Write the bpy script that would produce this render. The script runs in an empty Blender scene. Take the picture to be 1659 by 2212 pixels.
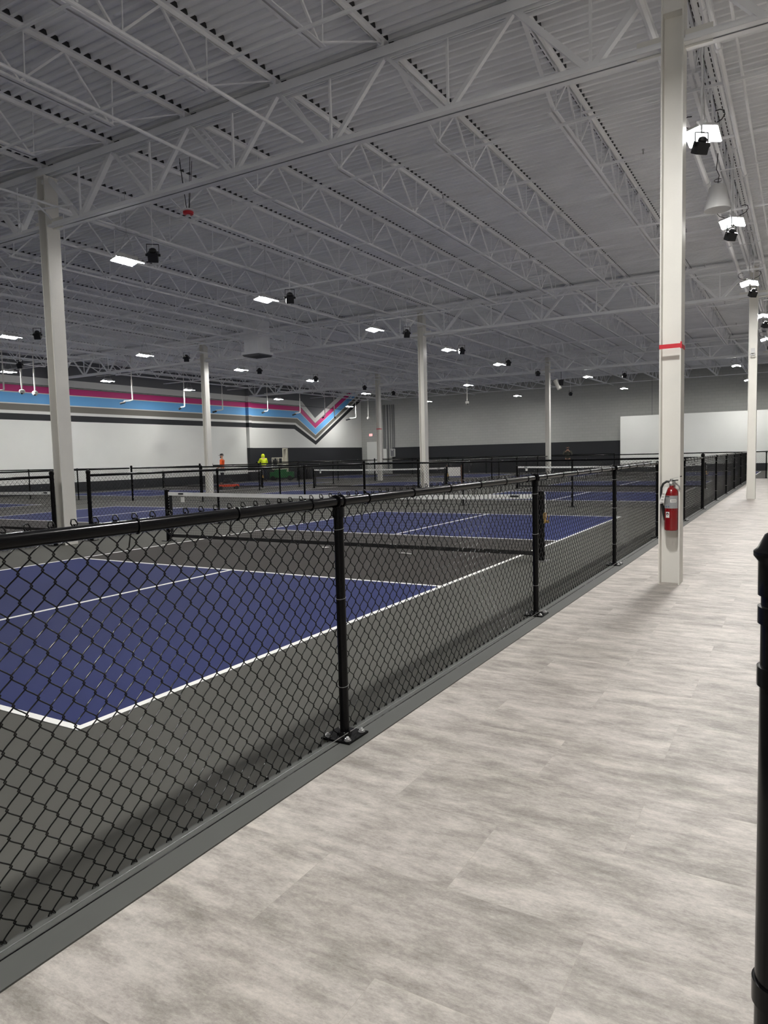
import bpy, math, random
import numpy as np
from mathutils import Vector, Matrix
random.seed(7)
PI = math.pi
scene = bpy.context.scene
COL = scene.collection

# ------------------------------------------------------------ camera
F_PX, YAW, PITCH, ROLL, EYE = 1543.5388, -0.52945961, -0.07818699, -0.02460755, 1.42607419
fwd = Vector((math.sin(YAW) * math.cos(PITCH), math.cos(YAW) * math.cos(PITCH), math.sin(PITCH)))
rt = Vector((math.cos(YAW), -math.sin(YAW), 0))
up = rt.cross(fwd)
r2 = rt * math.cos(ROLL) + up * math.sin(ROLL)
u2 = up * math.cos(ROLL) - rt * math.sin(ROLL)
cd = bpy.data.cameras.new('camera')
cam = bpy.data.objects.new('camera', cd)
COL.objects.link(cam)
m = Matrix((r2, u2, -fwd)).transposed().to_4x4()
m.translation = Vector((0, 0, EYE))
cam.matrix_world = m
cd.sensor_fit = 'HORIZONTAL'
cd.sensor_width = 36
cd.lens = F_PX / 1659 * 36
cd.clip_start = 0.05
cd.clip_end = 200
scene.camera = cam

# ------------------------------------------------------------ world, exposure
w = bpy.data.worlds.new('world')
scene.world = w
w.use_nodes = True
w.node_tree.nodes['Background'].inputs[0].default_value = (0.5, 0.52, 0.6, 1)
w.node_tree.nodes['Background'].inputs[1].default_value = 0.0
vs = scene.view_settings
vs.view_transform = 'Standard'
vs.look = 'None'
vs.gamma = 1
vs.use_curve_mapping = False
vs.exposure = 0.0
LAMP = 262.0          # radiance of the high-bay lenses
LAMP_COL = (1.0, 0.98, 0.945)
scene.cycles.use_denoising = True
scene.cycles.max_bounces = 8
scene.cycles.diffuse_bounces = 5
scene.cycles.glossy_bounces = 3
scene.cycles.transmission_bounces = 2
scene.cycles.sample_clamp_indirect = 8

# ------------------------------------------------------------ materials
def srgb(r, g, b):
    f = lambda c: (c / 255 / 12.92) if c / 255 <= 0.04045 else ((c / 255 + 0.055) / 1.055) ** 2.4
    return (f(r), f(g), f(b), 1)

MATS = {}
def mat(name, col, rough=0.5, metal=0.0, noise=0.0, nscale=8.0, bump=0.0, bscale=60.0, spec=0.5, coat=0.0):
    if name in MATS:
        return MATS[name]
    mt = bpy.data.materials.new(name)
    mt.use_nodes = True
    nt = mt.node_tree
    b = nt.nodes['Principled BSDF']
    b.inputs['Roughness'].default_value = rough
    b.inputs['Metallic'].default_value = metal
    b.inputs['Specular IOR Level'].default_value = spec
    b.inputs['Coat Weight'].default_value = coat
    b.inputs['Base Color'].default_value = col
    if noise or bump:
        tc = nt.nodes.new('ShaderNodeTexCoord')
    if noise:
        n = nt.nodes.new('ShaderNodeTexNoise')
        n.inputs['Scale'].default_value = nscale
        n.inputs['Detail'].default_value = 6
        nt.links.new(tc.outputs['Object'], n.inputs['Vector'])
        r = nt.nodes.new('ShaderNodeValToRGB')
        r.color_ramp.elements[0].position = 0.3
        r.color_ramp.elements[1].position = 0.7
        r.color_ramp.elements[0].color = [c * (1 - noise) for c in col[:3]] + [1]
        r.color_ramp.elements[1].color = [min(1, c * (1 + noise)) for c in col[:3]] + [1]
        nt.links.new(n.outputs['Fac'], r.inputs['Fac'])
        nt.links.new(r.outputs['Color'], b.inputs['Base Color'])
    if bump:
        n2 = nt.nodes.new('ShaderNodeTexNoise')
        n2.inputs['Scale'].default_value = bscale
        n2.inputs['Detail'].default_value = 4
        nt.links.new(tc.outputs['Object'], n2.inputs['Vector'])
        bp = nt.nodes.new('ShaderNodeBump')
        bp.inputs['Strength'].default_value = bump
        bp.inputs['Distance'].default_value = 0.01
        nt.links.new(n2.outputs['Fac'], bp.inputs['Height'])
        nt.links.new(bp.outputs['Normal'], b.inputs['Normal'])
    MATS[name] = mt
    return mt

def emat(name, col, strength):
    if name in MATS:
        return MATS[name]
    mt = bpy.data.materials.new(name)
    mt.use_nodes = True
    b = mt.node_tree.nodes['Principled BSDF']
    b.inputs['Base Color'].default_value = (0.8, 0.8, 0.8, 1)
    b.inputs['Emission Color'].default_value = (*col[:3], 1)
    b.inputs['Emission Strength'].default_value = strength
    MATS[name] = mt
    return mt

M_BLACK = mat('black_vinyl_coated_steel', (0.004, 0.004, 0.0045, 1), 0.16, 0, 0.15, 5, spec=0.16)
M_WIRE = mat('black_vinyl_wire', (0.003, 0.003, 0.0035, 1), 0.13, spec=0.4)
M_STEEL = mat('galvanised_steel', (0.55, 0.55, 0.55, 1), 0.3, 0.9, 0.1, 30)
M_COLUMN = mat('cream_painted_column', srgb(228, 226, 220), 0.42, 0, 0.03, 3, 0.08, 40)
M_ROOF = mat('white_painted_roof_steel', (0.88, 0.885, 0.90, 1), 0.6, 0, 0.05, 2)
M_DECK = mat('white_painted_deck', (0.88, 0.885, 0.90, 1), 0.7, 0, 0.05, 1.5)
M_WHITE = mat('white_line_paint', (0.86, 0.86, 0.84, 1), 0.6, 0, 0.03, 10)
M_COURT = mat('dark_grey_court_coating', (0.082, 0.081, 0.073, 1), 0.68, 0, 0.07, 1.2, 0.25, 900, spec=0.15)
M_KITCH = mat('brown_grey_kitchen_coating', (0.044, 0.040, 0.037, 1), 0.68, 0, 0.06, 1.2, 0.25, 900, spec=0.12)
M_BLUE = mat('indigo_court_coating', (0.026, 0.035, 0.120, 1), 0.7, 0, 0.06, 1.0, 0.25, 900, spec=0.12)
M_STRIP = mat('grey_edge_strip', (0.07, 0.072, 0.067, 1), 0.6, 0, 0.05, 4)
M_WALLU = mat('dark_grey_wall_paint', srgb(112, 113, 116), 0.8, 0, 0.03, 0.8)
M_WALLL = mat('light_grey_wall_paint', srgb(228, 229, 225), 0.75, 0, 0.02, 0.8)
M_WBLACK = mat('black_wall_paint', srgb(36, 38, 42), 0.7, 0, 0.03, 1)
M_MAG = mat('magenta_paint', srgb(205, 52, 128), 0.6)
M_CYAN = mat('sky_blue_paint', srgb(110, 180, 238), 0.6)
M_TAUPE = mat('taupe_paint', srgb(116, 113, 105), 0.6)
M_MWHITE = mat('mural_white_paint', srgb(226, 226, 222), 0.6)
M_TAPE = mat('white_net_tape', (0.88, 0.88, 0.86, 1), 0.7, 0, 0.04, 25)
M_NET = mat('black_net_cord', (0.010, 0.010, 0.011, 1), 0.8)
M_CANS = mat('black_spotlight_shell', (0.012, 0.012, 0.014, 1), 0.45)
M_GLASS = mat('dark_lens_glass', (0.03, 0.03, 0.035, 1), 0.1)
M_HOUS = mat('light_housing_white', (0.6, 0.6, 0.6, 1), 0.4)
M_LENS = emat('high_bay_lens', LAMP_COL, LAMP)
M_LENSW = emat('walkway_high_bay_lens', LAMP_COL, LAMP * 1.7)
M_RED = mat('red_enamel', (0.21, 0.002, 0.004, 1), 0.25, 0, 0.05, 4, coat=0.4)
M_REDTAPE = mat('red_tape', (0.62, 0.02, 0.035, 1), 0.4)
M_PAPER = mat('white_paper', (0.78, 0.77, 0.74, 1), 0.7, 0, 0.05, 40)
M_BRASS = mat('brass', (0.55, 0.36, 0.12, 1), 0.3, 0.9)
M_RUBBER = mat('black_rubber', (0.012, 0.012, 0.012, 1), 0.5)

def floor_material():
    mt = bpy.data.materials.new('grey_stone_look_vinyl_planks')
    mt.use_nodes = True
    nt = mt.node_tree
    N = nt.nodes.new
    L = nt.links.new
    b = nt.nodes['Principled BSDF']
    tc = N('ShaderNodeTexCoord')
    sep = N('ShaderNodeSeparateXYZ')
    L(tc.outputs['Object'], sep.inputs[0])
    def M(op, a, bb=None, c=None):
        n = N('ShaderNodeMath')
        n.operation = op
        for i, v in enumerate((a, bb, c)):
            if v is None:
                continue
            if isinstance(v, (int, float)):
                n.inputs[i].default_value = v
            else:
                L(v, n.inputs[i])
        return n.outputs[0]
    PW, PL = 0.459, 0.925
    yv = M('DIVIDE', M('ADD', sep.outputs['Y'], 40 * PW - 2.03), PW)
    row = M('FLOOR', yv)
    xv = M('DIVIDE', M('ADD', M('ADD', sep.outputs['X'], 0.985 + 40 * PL), M('MULTIPLY', M('MODULO', row, 2.0), PL / 2)), PL)
    colm = M('FLOOR', xv)
    fy, fx = M('FRACT', yv), M('FRACT', xv)
    ey = M('MULTIPLY', M('MINIMUM', fy, M('SUBTRACT', 1.0, fy)), PW)
    ex = M('MULTIPLY', M('MINIMUM', fx, M('SUBTRACT', 1.0, fx)), PL)
    seam = M('LESS_THAN', M('MINIMUM', ex, ey), 0.0007)
    cmb = N('ShaderNodeCombineXYZ')
    L(row, cmb.inputs[0]); L(colm, cmb.inputs[1])
    wn = N('ShaderNodeTexWhiteNoise')
    wn.noise_dimensions = '3D'
    L(cmb.outputs[0], wn.inputs['Vector'])
    # every plank carries its own piece of the print
    off = N('ShaderNodeVectorMath'); off.operation = 'SCALE'
    L(wn.outputs['Color'], off.inputs[0]); off.inputs['Scale'].default_value = 9.0
    add = N('ShaderNodeVectorMath'); add.operation = 'ADD'
    L(tc.outputs['Object'], add.inputs[0]); L(off.outputs[0], add.inputs[1])
    def noise(sx, sy, scale, det, rough):
        mp = N('ShaderNodeMapping')
        mp.inputs['Scale'].default_value = (sx, sy, 1)
        L(add.outputs[0], mp.inputs['Vector'])
        n = N('ShaderNodeTexNoise')
        n.inputs['Scale'].default_value = scale
        n.inputs['Detail'].default_value = det
        n.inputs['Roughness'].default_value = rough
        L(mp.outputs[0], n.inputs['Vector'])
        return n.outputs['Fac']
    a = noise(1.0, 3.0, 3.6, 12, 0.76)
    c = noise(1.0, 1.7, 60, 8, 0.85)
    d = noise(1.0, 2.2, 2.2, 6, 0.6)
    mix = M('ADD', M('ADD', M('MULTIPLY', a, 0.52), M('MULTIPLY', c, 0.26)), M('MULTIPLY', d, 0.22))
    mix = M('ADD', mix, M('MULTIPLY', M('SUBTRACT', wn.outputs['Value'], 0.5), 0.02))
    r = N('ShaderNodeValToRGB')
    els = r.color_ramp.elements
    els[0].position, els[0].color = 0.40, srgb(122, 117, 111)
    els[1].position, els[1].color = 0.60, srgb(193, 187, 180)
    e = els.new(0.475); e.color = srgb(152, 146, 140)
    e = els.new(0.53); e.color = srgb(172, 166, 160)
    L(mix, r.inputs['Fac'])
    mx = N('ShaderNodeMixRGB')
    L(seam, mx.inputs['Fac'])
    L(r.outputs['Color'], mx.inputs['Color1'])
    mx.inputs['Color2'].default_value = srgb(158, 151, 143)
    L(mx.outputs[0], b.inputs['Base Color'])
    b.inputs['Roughness'].default_value = 0.5
    b.inputs['Specular IOR Level'].default_value = 0.4
    bp = N('ShaderNodeBump')
    bp.inputs['Strength'].default_value = 0.15
    bp.inputs['Distance'].default_value = 0.003
    L(c, bp.inputs['Height'])
    L(bp.outputs['Normal'], b.inputs['Normal'])
    return mt
M_VINYL = floor_material()

def block_wall_material():
    mt = bpy.data.materials.new('grey_painted_block_wall')
    mt.use_nodes = True
    nt = mt.node_tree
    b = nt.nodes['Principled BSDF']
    tc = nt.nodes.new('ShaderNodeTexCoord')
    mp = nt.nodes.new('ShaderNodeMapping')
    mp.inputs['Rotation'].default_value = (PI / 2, 0, 0)
    nt.links.new(tc.outputs['Object'], mp.inputs['Vector'])
    br = nt.nodes.new('ShaderNodeTexBrick')
    br.inputs['Scale'].default_value = 1
    br.inputs['Brick Width'].default_value = 0.4
    br.inputs['Row Height'].default_value = 0.2
    br.inputs['Mortar Size'].default_value = 0.006
    br.inputs['Color1'].default_value = srgb(178, 179, 175)
    br.inputs['Color2'].default_value = srgb(174, 175, 171)
    br.inputs['Mortar'].default_value = srgb(158, 159, 156)
    nt.links.new(mp.outputs[0], br.inputs['Vector'])
    nt.links.new(br.outputs['Color'], b.inputs['Base Color'])
    b.inputs['Roughness'].default_value = 0.8
    return mt
M_BLOCK = block_wall_material()

# ------------------------------------------------------------ mesh helpers
class MB:
    def __init__(s):
        s.v, s.f = [], []
    def add(s, vs_, fs):
        o = len(s.v)
        s.v += [tuple(p) for p in vs_]
        s.f += [tuple(i + o for i in f) for f in fs]
    def box(s, x0, x1, y0, y1, z0, z1, mtx=None):
        p = [(x, y, z) for x in (x0, x1) for y in (y0, y1) for z in (z0, z1)]
        if mtx is not None:
            p = [mtx @ Vector(q) for q in p]
        s.add(p, [(0, 1, 3, 2), (4, 6, 7, 5), (0, 4, 5, 1), (2, 3, 7, 6), (0, 2, 6, 4), (1, 5, 7, 3)])
        return s
    def bar(s, a, b, wd, ht, upv=(0, 0, 1)):
        a, b = Vector(a), Vector(b)
        t = (b - a).normalized()
        sd = t.cross(Vector(upv))
        if sd.length < 1e-4:
            sd = t.cross(Vector((1, 0, 0)))
        sd.normalize()
        u = sd.cross(t)
        p = []
        for q in (a, b):
            for i, j in ((-1, -1), (1, -1), (1, 1), (-1, 1)):
                p.append(q + sd * (wd / 2 * i) + u * (ht / 2 * j))
        s.add(p, [(3, 2, 1, 0), (4, 5, 6, 7)] + [(i, (i + 1) % 4, (i + 1) % 4 + 4, i + 4) for i in range(4)])
        return s
    def tube(s, pts, r, n=8, closed=False, caps=True):
        pts = [Vector(p) for p in pts]
        rr = r if isinstance(r, (list, tuple)) else [r] * len(pts)
        N = len(pts)
        prev = None
        o = len(s.v)
        for i, p in enumerate(pts):
            if closed:
                t = pts[(i + 1) % N] - pts[i - 1]
            else:
                t = pts[min(i + 1, N - 1)] - pts[max(i - 1, 0)]
            t.normalize()
            if prev is None:
                a = t.cross(Vector((0, 0, 1)))
                if a.length < 0.1:
                    a = t.cross(Vector((1, 0, 0)))
            else:
                a = prev - t * prev.dot(t)
            a.normalize()
            prev = a
            b = t.cross(a)
            for k in range(n):
                an = 2 * PI * k / n
                s.v.append(tuple(p + (a * math.cos(an) + b * math.sin(an)) * rr[i]))
        for i in range(N if closed else N - 1):
            j = (i + 1) % N
            for k in range(n):
                k2 = (k + 1) % n
                s.f.append((o + i * n + k, o + i * n + k2, o + j * n + k2, o + j * n + k))
        if caps and not closed:
            s.f.append(tuple(o + k for k in range(n))[::-1])
            s.f.append(tuple(o + (N - 1) * n + k for k in range(n)))
        return s
    def lathe(s, prof, n=20, c=(0, 0, 0), mtx=None):
        o = len(s.v)
        for r, z in prof:
            for k in range(n):
                a = 2 * PI * k / n
                p = Vector((c[0] + r * math.cos(a), c[1] + r * math.sin(a), c[2] + z))
                if mtx is not None:
                    p = mtx @ p
                s.v.append(tuple(p))
        for i in range(len(prof) - 1):
            for k in range(n):
                k2 = (k + 1) % n
                s.f.append((o + i * n + k, o + i * n + k2, o + (i + 1) * n + k2, o + (i + 1) * n + k))
        s.f.append(tuple(o + k for k in range(n))[::-1])
        s.f.append(tuple(o + (len(prof) - 1) * n + k for k in range(n)))
        return s
    def ngon(s, pts):
        s.add(pts, [tuple(range(len(pts)))])
        return s
    def mesh(s, name, material, smooth=False):
        me = bpy.data.meshes.new(name)
        me.from_pydata(s.v, [], s.f)
        me.validate()
        if material:
            me.materials.append(material)
        if smooth:
            me.shade_smooth()
            try:
                me.set_sharp_from_angle(angle=math.radians(40))
            except Exception:
                pass
        me.update()
        return me
    def build(s, name, material, parent=None, smooth=False, loc=None):
        return link(name, s.mesh(name, material, smooth), parent, loc)

def link(name, me, parent=None, loc=None, rot=None):
    o = bpy.data.objects.new(name, me)
    COL.objects.link(o)
    if parent is not None:
        o.parent = parent
    if loc is not None:
        o.location = loc
    if rot is not None:
        o.rotation_euler = rot
    return o

def tag(o, label, cat, group=None, kind=None):
    o['label'] = label
    if cat:
        o['category'] = cat
    if group:
        o['group'] = group
    if kind:
        o['kind'] = kind
    return o

def thing(name, label, cat, loc=(0, 0, 0), rotz=0.0, group=None):
    o = bpy.data.objects.new(name, None)
    o.empty_display_size = 0.1
    COL.objects.link(o)
    o.location = loc
    o.rotation_euler = (0, 0, rotz)
    return tag(o, label, cat, group)

KIDS = {}
def kid(o, parent):
    KIDS.setdefault(parent.name, []).append(o)
    return o

def copy_tree(o, parent=None, parents=None):
    if parents is None:
        parents = {}
        for q in bpy.data.objects:
            if q.parent:
                parents.setdefault(q.parent.name, []).append(q)
    c = o.copy()
    COL.objects.link(c)
    c.parent = parent
    for ch in parents.get(o.name, []):
        copy_tree(ch, c, parents)
    return c

def struct(o, label=None):
    o['kind'] = 'structure'
    if label:
        o['label'] = label
    return o

ORD = ['first', 'second', 'third', 'fourth', 'fifth', 'sixth', 'seventh', 'eighth', 'ninth', 'tenth', 'eleventh',
       'twelfth', 'thirteenth', 'fourteenth', 'fifteenth', 'sixteenth', 'seventeenth', 'eighteenth', 'nineteenth', 'twentieth']

# ------------------------------------------------------------ layout constants (metres)
COLX = [-1.19, -11.25, -21.31]        # column lines
COLY = [8.07, 22.07, 36.07]
XL, XR, YB, YE = -31.25, 9.0, -6.0, 50.07
ZDECK, ZTOP = 6.50, 6.42
ZG0, ZG1 = 5.45, 5.56
EDGE = -1.85                           # where the vinyl planks begin

# ------------------------------------------------------------ floor
fl = MB().box(EDGE, XR, YB, 36.6, -0.10, 0).build('floor', M_VINYL)
struct(fl, 'grey stone-look vinyl plank walkway floor')
fc = MB().box(XL, EDGE, YB, YE, -0.10, 0)
fc.box(EDGE, XR, 36.6, YE, -0.10, 0)
fc = fc.build('floor', M_COURT)
struct(fc, 'dark grey coated sports court floor')
strip = MB().box(-2.03, EDGE, YB, 36.6, -0.01, 0.006)
strip.box(-2.03, XR, 36.43, 36.6, -0.01, 0.006)
strip = strip.build('trim_1', M_STRIP)
struct(strip, 'flat grey transition strip between court floor and vinyl planks')
gr = MB().box(-1.966, -1.961, YB, 36.5, 0.0, 0.0066)
gr.build('groove', M_BLACK, strip)

def court(cx, cy, along='y', dx=0):
    hw, hl, k, lw = 3.048, 6.7055, 2.134, 0.051
    parts = []
    def rect(x0, x1, y0, y1, z):
        if along == 'x':
            x0, x1, y0, y1 = y0, y1, x0, x1
        return (cx + x0, cx + x1, cy + y0, cy + y1, 0.0, z)
    for sgn in (-1, 1):
        a, b = sorted((sgn * k, sgn * hl))
        MB().box(*rect(-hw, hw, a, b, 0.002)).build('court_surface', M_BLUE, fc)
    MB().box(*rect(-hw, hw, -k, k, 0.002)).build('kitchen_surface', M_KITCH, fc)
    lines = MB()
    for x in (-hw, hw - lw):
        lines.box(*rect(x, x + lw, -hl, hl, 0.0035))
    for y in (-hl, hl - lw, -k - lw, k):
        lines.box(*rect(-hw + lw, hw - lw, y, y + lw, 0.0035))
    for a, b in ((-hl + lw, -k - lw), (k + lw, hl - lw)):
        lines.box(*rect(-lw / 2, lw / 2, a, b, 0.0035))
    lines.build('court_lines', M_WHITE, fc)

CX = [-6.37, -16.35, -26.35]
CY = [9.08, 27.37]
for cx in CX:
    for cy in CY:
        court(cx, cy)
court(-23.4, 43.3, 'x')
court(-8.7, 43.3, 'x')

# ------------------------------------------------------------ ceiling deck (corrugated, ribs run along x)
dk = MB()
y = YB
vsd = []
P = 0.1524
while y < YE + 0.01:
    vsd += [(y, ZDECK), (y + 0.045, ZDECK), (y + 0.062, ZDECK + 0.052), (y + 0.135, ZDECK + 0.052)]
    y += P
for (yy, zz) in vsd:
    dk.v += [(XL, yy, zz), (XR, yy, zz)]
for i in range(len(vsd) - 1):
    dk.f.append((2 * i, 2 * i + 1, 2 * i + 3, 2 * i + 2))
ceil = dk.build('ceiling', M_DECK)
struct(ceil, 'white painted corrugated steel roof deck')
M_BARE_SHADE = mat('bare_steel_with_crevice_shade', (0.03, 0.03, 0.032, 1), 0.7)
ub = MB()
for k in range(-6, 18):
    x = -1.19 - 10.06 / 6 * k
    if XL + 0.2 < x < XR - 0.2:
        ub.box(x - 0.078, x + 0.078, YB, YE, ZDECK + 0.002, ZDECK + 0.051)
ub.build('shaded_unpainted_flute_gaps', M_BARE_SHADE, ceil)  # solid dark boxes fill flutes over joists, painting in crevice shade and unpainted steel
MB().box(XL, XR, YB, YE + 0.3, ZDECK + 0.07, ZDECK + 0.2).build('deck_topping', M_DECK, ceil)

# ------------------------------------------------------------ walls
def quad(name, pts, material, parent):
    return MB().ngon(pts).build(name, material, parent)

wl = MB().box(XL - 0.3, XL, YB, YE, 0, ZDECK + 0.04).build('wall_left', M_WALLL)
struct(wl, 'left wall with magenta, blue, taupe and black painted stripes')
def wp(name, pts, material, t=0.003, off=0.0):      # a flat painted area on the left wall, pts (y, z)
    x = XL + off + t
    n = len(pts)
    b = MB()
    b.v = [(x, p[0], p[1]) for p in pts] + [(XL - 0.01, p[0], p[1]) for p in pts]
    b.f = [tuple(range(n)), tuple(range(2 * n - 1, n - 1, -1))] + [(i, i + n, (i + 1) % n + n, (i + 1) % n) for i in range(n)]
    return b.build(name, material, wl)
# boundaries of the stripes: (height on the straight run, bend y, bend z, tip y, tip z); the right arm climbs at a fixed slope
EDG = [(3.50, 41.04, 3.50, 43.60, 2.38), (3.80, 41.15, 3.80, 43.60, 2.67), (3.94, 41.22, 3.94, 43.60, 2.81),
       (4.24, 41.42, 4.24, 43.60, 3.08), (4.29, 41.44, 4.29, 43.60, 3.13), (4.76, 41.62, 4.76, 43.60, 3.58),
       (4.80, 41.64, 4.80, 43.60, 3.62), (5.10, 41.80, 5.10, 43.60, 3.95), (5.14, 41.82, 5.14, 43.60, 3.99), (5.52, 42.00, 5.52, 43.60, 4.36)]
def arm(tz, z):           # y on the right arm at height z
    return 43.60 + (z - tz) / 0.553
ZW = ZDECK
def poly_below(e):
    return [(YB, e[0]), (e[1], e[2]), (e[3], e[4]), (min(arm(e[4], ZW), YE), min(ZW, e[4] + 0.553 * (YE - 43.6)))]
names = [('stripe_black', M_WBLACK), ('stripe_white', M_MWHITE), ('stripe_taupe', M_TAUPE), ('stripe_silver', M_MWHITE), ('stripe_blue', M_CYAN),
         ('stripe_silver', M_MWHITE), ('stripe_magenta', M_MAG), ('stripe_silver', M_TAUPE), ('stripe_white', M_MWHITE)]
for i, (nm, mm) in enumerate(names):
    lo, hi = EDG[i], EDG[i + 1]
    a, b = poly_below(lo), poly_below(hi)
    pts = a + ([(YE, ZW)] if a[-1][0] >= YE - 1e-6 and b[-1][0] < YE - 1e-6 else []) + b[::-1]
    pts2 = []
    for p in pts:
        if not pts2 or (abs(p[0] - pts2[-1][0]) + abs(p[1] - pts2[-1][1])) > 1e-5:
            pts2.append(p)
    wp(nm, pts2, mm)
# dark upper wall above the white stripe, and right of the V
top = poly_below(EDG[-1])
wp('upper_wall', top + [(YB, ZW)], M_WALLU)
wp('lower_band', [(YB, 0.0), (36.1, 0.0), (36.1, 0.50), (YB, 0.50)], M_WBLACK)
wp('lower_band', [(36.3, 0.0), (YE, 0.0), (YE, 2.17), (36.3, 2.17)], M_WBLACK)
# horizontal seam where the thicker lower wall ends
MB().box(XL, XL + 0.02, YB, 49.0, 5.155, 5.18).build('seam_ledge', M_WBLACK, wl)

def pilaster(yc, label):
    b = MB().box(XL, XL + 0.24, yc - 0.13, yc + 0.13, 0, ZG1 + 0.7).build('pilaster', M_WALLL, wl)
    b['label'] = label
    lv = [(0, 0.5 if yc < 30 else 2.17, M_WBLACK)] + [(EDG[i][0], EDG[i + 1][0], names[i][1]) for i in range(9)] + [(5.52, ZG1 + 0.7, M_WALLU)]
    for z0, z1, mm in lv:
        MB().box(XL, XL + 0.243, yc - 0.133, yc + 0.133, z0, z1).build('painted_band', mm, b)
pilaster(22.07, 'wall pilaster behind the leftmost column, painted over with the stripes')
pilaster(36.07, 'wall pilaster left of the black wainscot band')

we = MB().box(XL - 0.3, XR + 0.3, YE, YE + 0.3, 0, ZDECK + 0.2).build('wall_back', M_BLOCK)
struct(we, 'grey block end wall with black wainscot band')
MB().box(-28.4, -6.0, YE - 0.006, YE, 0, 2.09).build('wainscot_band', M_WBLACK, we)
MB().box(-30.75, -29.55, YE - 0.02, YE, 0, 2.6).build('door_opening_panel', M_WALLL, we)
for xj in (-15.6, -8.6):
    MB().box(xj - 0.012, xj + 0.012, YE - 0.004, YE, 2.1, ZDECK).build('control_joint', M_WALLU, we)
wr = MB().box(XR, XR + 0.3, YB, YE, 0, ZDECK + 0.2).build('wall_right', M_WALLL)
struct(wr, 'light grey side wall right of the walkway')
wf = MB().box(XL - 0.3, XR + 0.3, YB - 0.3, YB, 0, ZDECK + 0.2).build('wall_front', M_WALLL)
struct(wf, 'light grey wall behind the viewer')
# white free-standing partition on the right of the end wall
pw = MB().box(-10.3, XR, 48.5, 48.7, 0, 3.62)
pw.box(-10.3, -10.1, 48.7, YE, 0, 3.62)
pw = pw.build('wall_partition', M_WALLL)
struct(pw, 'pale lower partition wall in front of the end wall')
MB().box(-10.3, XR, 48.48, 48.5, 0, 0.45).build('base_band', M_WBLACK, pw)

# ------------------------------------------------------------ columns
def column_mesh(h, top_extra=True):
    b = MB()
    b.box(-0.105, -0.091, -0.125, 0.125, 0, h)
    b.box(0.091, 0.105, -0.125, 0.125, 0, h)
    b.box(-0.091, 0.091, -0.005, 0.005, 0, h)
    return b
CT_LABEL = {
    (0, 0): 'white steel column on the walkway, nearest, with red fire extinguisher',
    (0, 1): 'white steel column at the far end of the walkway, near the right edge',
    (1, 0): 'white steel column on the left, standing in the gap of the first inner fence',
    (1, 1): 'white steel column at mid picture, its foot behind the near fence rail',
    (2, 1): 'white steel column left of the man in orange',
    (2, 2): 'white steel column with red tape near the corner of the room',
    (1, 2): 'slim white steel column standing before the black end wall band, left of the pale partition',
    (0, 2): 'white steel column beside the end of the walkway, beyond the right edge'}
col_me = column_mesh(6.3).mesh('shaft', M_COLUMN)
cap_me = MB().box(-0.12, 0.12, -0.14, 0.14, 6.28, 6.30).mesh('cap_plate', M_COLUMN)
gus_me = MB().box(-0.36, -0.106, -0.008, 0.008, ZG0 - 0.02, ZG0 + 0.16).box(0.106, 0.36, -0.008, 0.008, ZG0 - 0.02, ZG0 + 0.16).mesh('gusset_plate', M_COLUMN)
stf_me = MB().box(-0.09, 0.09, -0.12, -0.006, 5.76, 5.90).mesh('stiffener', M_COLUMN)
for (i, j), lb in CT_LABEL.items():
    c = thing('steel_column', lb, 'column', (COLX[i], COLY[j], 0))
    link('shaft', col_me, c); link('cap_plate', cap_me, c); link('gusset_plate', gus_me, c)
    link('stiffener', stf_me, c)
    if (i, j) in ((0, 0), (2, 2)):
        z = 2.48 if i == 0 else 3.0
        b = MB()
        for x0, x1, y0, y1 in ((-0.108, 0.108, -0.128, -0.1265), (-0.108, 0.108, 0.1265, 0.128), (-0.1075, -0.106, -0.128, 0.128), (0.106, 0.1075, -0.128, 0.128)):
            b.box(x0, x1, y0, y1, z - 0.022, z + 0.022)
        b.box(0.098, 0.113, -0.132, -0.120, z - 0.03, z + 0.038)
        o = b.build('red_tape', M_REDTAPE, c)
        o['label'] = 'red tape wrapped round the column'
    if (i, j) == (0, 1):
        b = MB().box(-0.05, 0.05, -0.145, -0.125, 3.95, 4.08)
        b.tube([(-0.06, -0.15, 3.93), (-0.02, -0.16, 3.90), (0.02, -0.16, 3.90), (0.06, -0.15, 3.93)], 0.02)
        o = b.build('motion_sensor', M_HOUS, c)

# ------------------------------------------------------------ roof girders (along x) and joists (along y)
BAY = 10.06
def girder_parts(L):
    parts = []
    b = MB()
    for s in (-1, 1):
        b.box(0, L, s * 0.012 if s > 0 else -0.11, 0.11 if s > 0 else -0.012, ZTOP - 0.012, ZTOP)
        b.box(0, L, *(sorted((s * 0.012, s * 0.024))), ZTOP - 0.11, ZTOP)
        b.box(0, L, *(sorted((s * 0.098, s * 0.11))), ZTOP - 0.11, ZTOP)
    parts.append(('top_chord', b))
    b = MB()
    for s in (-1, 1):
        y0, y1 = sorted((s * 0.012, s * 0.105))
        b.box(0.10, L - 0.10, y0, y1, ZG0, ZG0 + 0.012)
        y0, y1 = sorted((s * 0.012, s * 0.024))
        b.box(0.10, L - 0.10, y0, y1, ZG0, ZG0 + 0.10)
        y0, y1 = sorted((s * 0.093, s * 0.105))
        b.box(0.10, L - 0.10, y0, y1, ZG0, ZG0 + 0.035)
    parts.append(('bottom_chord', b))
    n = 6
    p = L / n
    for k in range(n):
        xm = (k + 0.5) * p
        for s in (-1, 1):
            heavy = 0.085 if (k in (0, n - 1)) else 0.06
            parts.append(('diagonal', MB().bar((xm + s * p / 2, 0, ZTOP - 0.06), (xm + s * 0.03, 0, ZG0 + 0.05), heavy, heavy * 0.8)))
        parts.append(('vertical', MB().bar((xm, 0, ZG0 + 0.04), (xm, 0, ZTOP - 0.04), 0.028, 0.028)))
    return parts
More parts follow.
